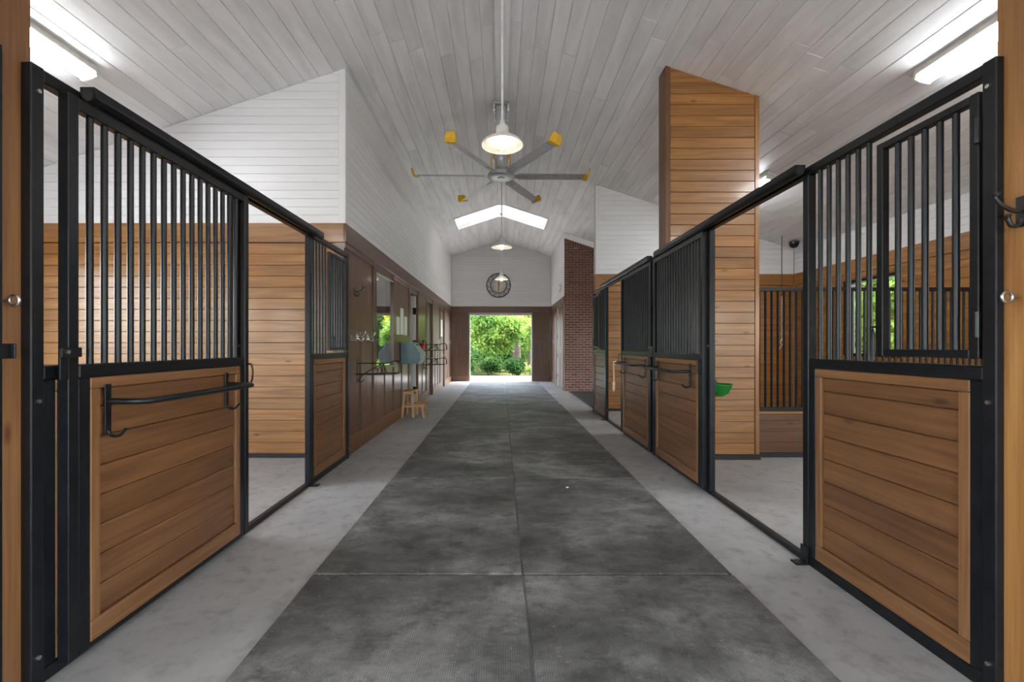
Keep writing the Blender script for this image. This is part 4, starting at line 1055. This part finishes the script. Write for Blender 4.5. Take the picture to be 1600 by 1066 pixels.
# fire extinguisher
t = thing('fire_extinguisher', 'small red fire extinguisher hung on the left wall past the teal box', 'extinguisher', (-1.80, 9.95, 1.0))
ex, ey = -1.79, 9.95
lathe('cylinder', [(0, 1.02), (0.05, 1.02), (0.06, 1.04), (0.06, 1.33), (0.045, 1.38), (0.02, 1.40), (0, 1.40)], (ex, ey, 0), 'red_enamel', t, 18)
lathe('paper_label', [(0.061, 1.10), (0.0612, 1.105), (0.0612, 1.19), (0.061, 1.195)], (ex, ey, 0), 'paper', t, 18)
lathe('valve', [(0, 1.40), (0.018, 1.40), (0.018, 1.44), (0, 1.44)], (ex, ey, 0), 'black_steel', t, 10)
tube('lever', [(ex-0.02, ey-0.01, 1.44), (ex+0.03, ey-0.03, 1.455), (ex+0.06, ey-0.05, 1.46)], 0.007, 'black_steel', t)
tube('hose', smooth_path([(ex, ey+0.02, 1.42), (ex+0.06, ey+0.04, 1.42), (ex+0.075, ey+0.03, 1.30), (ex+0.065, ey+0.02, 1.15)]), 0.008, 'black_rubber', t)
box('wall_bracket', -1.856, -1.84, 9.93, 9.97, 1.05, 1.42, 'black_steel', t, 0.002)

# two-step wooden stool
t = thing('step_stool', 'small wooden two-step stool standing against the left wall', 'stool', (-1.6, 8.2, 0))
SX, SY = -1.825, 8.04
def leg(x0, y0, x1, y1, z1):
    a = [(-0.018, -0.018), (0.018, -0.018), (0.018, 0.018), (-0.018, 0.018)]
    vs = [(x0+p, y0+q, 0) for p, q in a]+[(x1+p, y1+q, z1) for p, q in a]
    c = Vector((x0, y0, 0)); vs = [Vector(v)-c for v in vs]
    mk('leg', fin(vs, [(0, 1, 2, 3), (4, 5, 6, 7)]+[(i, (i+1) % 4, 4+(i+1) % 4, 4+i) for i in range(4)]), c, t, 'stool_wood_z')
for yy, yt in ((SY, SY+0.03), (SY+0.40, SY+0.37)):
    leg(SX+0.0, yy, SX+0.03, yt, 0.47); leg(SX+0.20, yy+0.01*(1 if yt > yy else -1), SX+0.19, yt, 0.47); leg(SX+0.40, yy, SX+0.36, yt, 0.23)
    box('side_rail', SX+0.02, SX+0.40, yt-0.014, yt+0.014, 0.19, 0.228, 'stool_wood_x', t, 0.003)
for z, x0, x1 in ((0.47, SX-0.01, SX+0.225), (0.23, SX+0.17, SX+0.42)):
    for k in range(3):
        wq = (x1-x0)/3; box('tread_slat', x0+k*wq, x0+(k+1)*wq-0.006, SY-0.01, SY+0.41, z, z+0.024, 'stool_wood_y', t, 0.003)
    box('apron', x0+0.02, x1-0.02, SY+0.02, SY+0.036, z-0.035, z-0.001, 'stool_wood_x', t, 0.002)

# ------------------------------------------------------------------ in the right stalls
t = thing('water_bowl', 'green automatic water bowl with black valve on the wood pier', 'water bowl', (2.5, 4.97, 0.76))
bxc, byc, bz = 2.47, 4.965, 0.89
lathe('bowl', [(0, -0.135), (0.06, -0.13), (0.115, -0.09), (0.14, -0.03), (0.15, 0.0), (0.162, 0.004), (0.16, 0.012), (0.145, 0.010), (0.132, -0.03), (0.105, -0.08), (0.05, -0.115), (0, -0.12)], (bxc, byc, bz), 'bowl_green', t, 32)
box('valve_box', bxc-0.075, bxc+0.0, byc+0.02, CY-0.001, bz-0.02, bz+0.06, 'black_rubber', t, 0.012)
box('wall_plate', bxc-0.12, bxc+0.02, CY-0.022, CY-0.002, bz-0.16, bz+0.02, 'black_rubber', t, 0.004)
box('nose_plate', bxc-0.06, bxc-0.015, byc-0.03, byc+0.02, bz-0.02, bz+0.05, 'aged_iron', t, 0.01)

# hanging chain in the second right stall
hx, hy = 5.45, 8.45; ztop = ceil_z(hx)
t = thing('hanging_chain', 'thin chain with a snap hook hanging in the far right stall', 'chain', (hx, hy, 1.3))
tube('cord', [(hx, hy, ztop-0.002), (hx, hy, 2.3)], 0.008, 'aged_iron', t, 6)
vs, fs = [], []; z = 2.3; k = 0
while z > 1.45:
    ax = Vector((1, 0, 0)) if k % 2 else Vector((0, 1, 0))
    ring = [Vector((0, 0, z-0.03-2.0))+ax*(0.013*math.cos(2*math.pi*i/10))+Vector((0, 0, 0.032*math.sin(2*math.pi*i/10))) for i in range(10)]
    v_, f_ = tube_mesh([ring], 0.005, 5, True); q = len(vs); vs += v_; fs += [[i+q for i in f] for f in f_]
    z -= 0.048; k += 1
tag(mk('links', fin(vs, fs, True), (hx, hy, 2.0), t, 'bolt_steel'), kind='stuff')
tube('snap_hook', smooth_path([(hx, hy, 1.45), (hx-0.03, hy, 1.40), (hx, hy, 1.35), (hx+0.025, hy, 1.40), (hx+0.005, hy, 1.43)]), 0.008, 'bolt_steel', t)
tube('tail', smooth_path([(hx, hy, 1.35), (hx-0.02, hy, 1.31), (hx-0.045, hy, 1.27)]), 0.007, 'rope_cotton', t)
# dome camera in the ceiling corner
t = thing('dome_camera', 'small dark dome camera on the ceiling corner of the right stall', 'camera', (5.72, 8.5, ceil_z(5.72)))
dc = (5.72, 8.5, ceil_z(5.72)-0.005)
lathe('base', [(0, 0.0), (0.09, -0.02), (0.09, -0.055), (0, -0.055)], dc, 'aged_iron', t, 20)
lathe('dome', [(0.08, -0.055), (0.078, -0.09), (0.05, -0.125), (0, -0.14)], dc, 'black_steel', t, 20)

# ------------------------------------------------------------------ trees and shrubs outside
def crown(name, parent, c, rad, n, size, mat, clumps=40, seed=1, flat=0.7, spread=0.15):
    clumps = max(clumps, int(n/130))
    rng = random.Random(seed); vs, fs = [], []
    cl = []
    for _ in range(clumps):
        d = Vector((rng.gauss(0, 1), rng.gauss(0, 1), rng.gauss(0, 1))).normalized()*rng.uniform(0.35, 1.0)
        cl.append(Vector((d.x*rad[0], d.y*rad[1], d.z*rad[2])))
    for _ in range(n):
        k = rng.choice(cl); p = k+Vector((rng.gauss(0, 1)*rad[0], rng.gauss(0, 1)*rad[1], rng.gauss(0, 1)*rad[2]*flat))*spread
        nrm = Vector((rng.gauss(0, 1), rng.gauss(0, 1), rng.gauss(0.4, 1))).normalized()
        a = nrm.orthogonal().normalized(); a = Matrix.Rotation(rng.uniform(0, 6.3), 3, nrm) @ a; b_ = nrm.cross(a)
        s = size*rng.uniform(0.6, 1.3); q = len(vs)
        vs += [p-a*s, p+b_*s*0.5, p+a*s, p-b_*s*0.5]; fs.append([q, q+1, q+2, q+3])
    me = bpy.data.meshes.new('mesh'); me.from_pydata([tuple(v) for v in vs], [], fs); me.update()
    o = mk(name, me, c, parent, mat); return tag(o, kind='stuff')
def tree(label, x, y, h, rad, mat, n, seed, size=0.13, tr=0.16, lean=0.0, low=0.2):
    t = thing('tree', label, 'tree', (x, y, -0.23), 'trees outside the barn')
    tube('trunk', smooth_path([(x, y, -0.3), (x+lean*0.3, y, h*0.25), (x+lean*0.6, y+0.1, h*0.5), (x+lean, y, h*0.85)]), lambda q: tr*(1-0.75*q), 'bark', t, 10)
    rng = random.Random(seed)
    for k in range(5):
        a = rng.uniform(0, 6.3); z = h*rng.uniform(0.35, 0.7)
        tube('branch', smooth_path([(x+lean*z/h, y, z), (x+math.cos(a)*rad[0]*0.35, y+math.sin(a)*rad[1]*0.35, z+0.5), (x+math.cos(a)*rad[0]*0.7, y+math.sin(a)*rad[1]*0.7, z+0.8)]), lambda q: 0.06*(1-0.8*q), 'bark', t, 6)
    crown('foliage', t, (x+lean*0.7, y, h*0.5+low), rad, n, size, mat, 60, seed)
tree('bright green leafy tree filling the middle of the far opening', -0.35, 24.5, 4.4, (1.55, 1.3, 1.55), 'leaf_bright', 15000, 11, size=0.10, tr=0.07, lean=0.2, low=0.05)
tree('yellow green tree at the upper right of the far opening', 1.75, 27.0, 5.6, (1.5, 1.2, 1.5), 'leaf_yellow', 9000, 12, size=0.11, tr=0.10, low=0.6)
tree('pale green tree at the right side of the far opening', 1.75, 22.6, 3.2, (0.62, 0.6, 0.95), 'leaf_bright', 4500, 13, size=0.08, tr=0.05, low=0.2)
tree('dark green tree at the left side of the far opening', -2.6, 27.5, 6.0, (1.2, 1.2, 2.6), 'leaf_dark', 9000, 14, size=0.11, low=-0.3)
tree('dark tree with a thick trunk behind the bright foliage', 1.12, 31.5, 9.5, (2.4, 1.0, 3.0), 'leaf_dark', 12000, 15, size=0.13, tr=0.36, low=1.0)
tree('deep shaded woodland tree far behind the left foliage', -5.2, 36, 11, (3.6, 2.6, 5.2), 'leaf_dark', 16000, 16, size=0.26, low=-1.2)
tree('deep shaded woodland tree far behind the right foliage', 5.2, 36, 11, (3.6, 2.6, 5.2), 'leaf_dark', 16000, 17, size=0.26, low=-1.2)
tree('deep shaded woodland tree far behind the middle foliage', 0.0, 46, 12, (4.5, 2.2, 5.4), 'leaf_dark', 16000, 18, size=0.28, low=-1.4)
tree('bright green tree outside the barred stall window', 11.0, 13.2, 5.0, (2.0, 2.0, 2.4), 'leaf_bright', 9000, 19)
tree('dark green tree farther outside the barred stall window', 15.5, 18.5, 7.0, (3.4, 3.4, 3.6), 'leaf_dark', 9000, 20, size=0.18)
tree('green tree outside the side passage opening', 15.5, 10.0, 6.0, (2.2, 2.4, 2.8), 'leaf_bright', 7000, 21, size=0.16)
def shrub(label, x, y, rad, mat, n, seed):
    t = thing('shrub', label, 'shrub', (x, y, -0.23), 'shrubs outside the barn')
    for k in range(5): tube('stem', [(x+0.05*k-0.1, y, -0.25), (x+0.22*k-0.44, y, rad[2]*0.9)], 0.018, 'bark', t, 6)
    crown('foliage', t, (x, y, rad[2]*0.75), rad, n, 0.075, mat, 30, seed, 1.2, 0.24)
tree('dark green tree at the right edge of the far opening', 5.8, 28.5, 6.5, (1.6, 1.2, 2.8), 'leaf_dark', 10000, 41, size=0.12, low=-0.4)
shrub('dark undergrowth shrub at the lower left of the far opening', -1.75, 21.6, (0.6, 0.6, 0.62), 'leaf_dark', 3600, 31)
shrub('dark undergrowth shrub left of the middle of the far opening', -0.55, 23.0, (0.6, 0.5, 0.40), 'leaf_dark', 3400, 32)
shrub('dark undergrowth shrub right of the middle of the far opening', 0.75, 21.8, (0.42, 0.5, 0.36), 'leaf_dark', 2600, 34)
shrub('low green shrub at the lower right of the far opening', 1.95, 21.3, (0.55, 0.5, 0.28), 'leaf_bright', 2400, 33)
tree('distant wood edge tree low behind the right trunks', 5.5, 52, 9, (4.2, 2.0, 4.2), 'leaf_dark', 12000, 51, size=0.3, low=-2.2)
tree('distant wood edge tree low behind the left trunks', -5.5, 54, 9, (4.2, 2.0, 4.2), 'leaf_dark', 12000, 52, size=0.3, low=-2.2)
shrub('tall dark undergrowth at the left behind the bright foliage', -3.4, 30.5, (1.7, 0.9, 0.9), 'leaf_dark', 5200, 35)
shrub('tall dark undergrowth behind the middle of the far opening', 0.1, 37.0, (1.6, 0.9, 0.8), 'leaf_dark', 5200, 36)
shrub('tall undergrowth at the right behind the thick trunk', 3.3, 43.0, (1.8, 0.9, 1.2), 'leaf_bright', 5200, 37)
# a stray chip of stone on the mats
vs, fs = [], []
for k, (rr, zz) in enumerate(((0.007, 0.0), (0.011, 0.004), (0.006, 0.009))):
    for i in range(7): a = 2*math.pi*i/7; q = rr*(0.8+0.4*((i*37+k*11) % 5)/5); vs.append((q*1.5*math.cos(a), q*math.sin(a), zz))
for k in range(2):
    for i in range(7): fs.append([k*7+i, k*7+(i+1) % 7, k*7+7+(i+1) % 7, k*7+7+i])
fs += [list(range(7)), list(range(14, 21))]
o = mk('stone_chip', fin(vs, fs), (0.615, 4.04, 0.0175), None, 'paper')
tag(o, 'small white stone chip lying on the right rubber mats', 'stone')
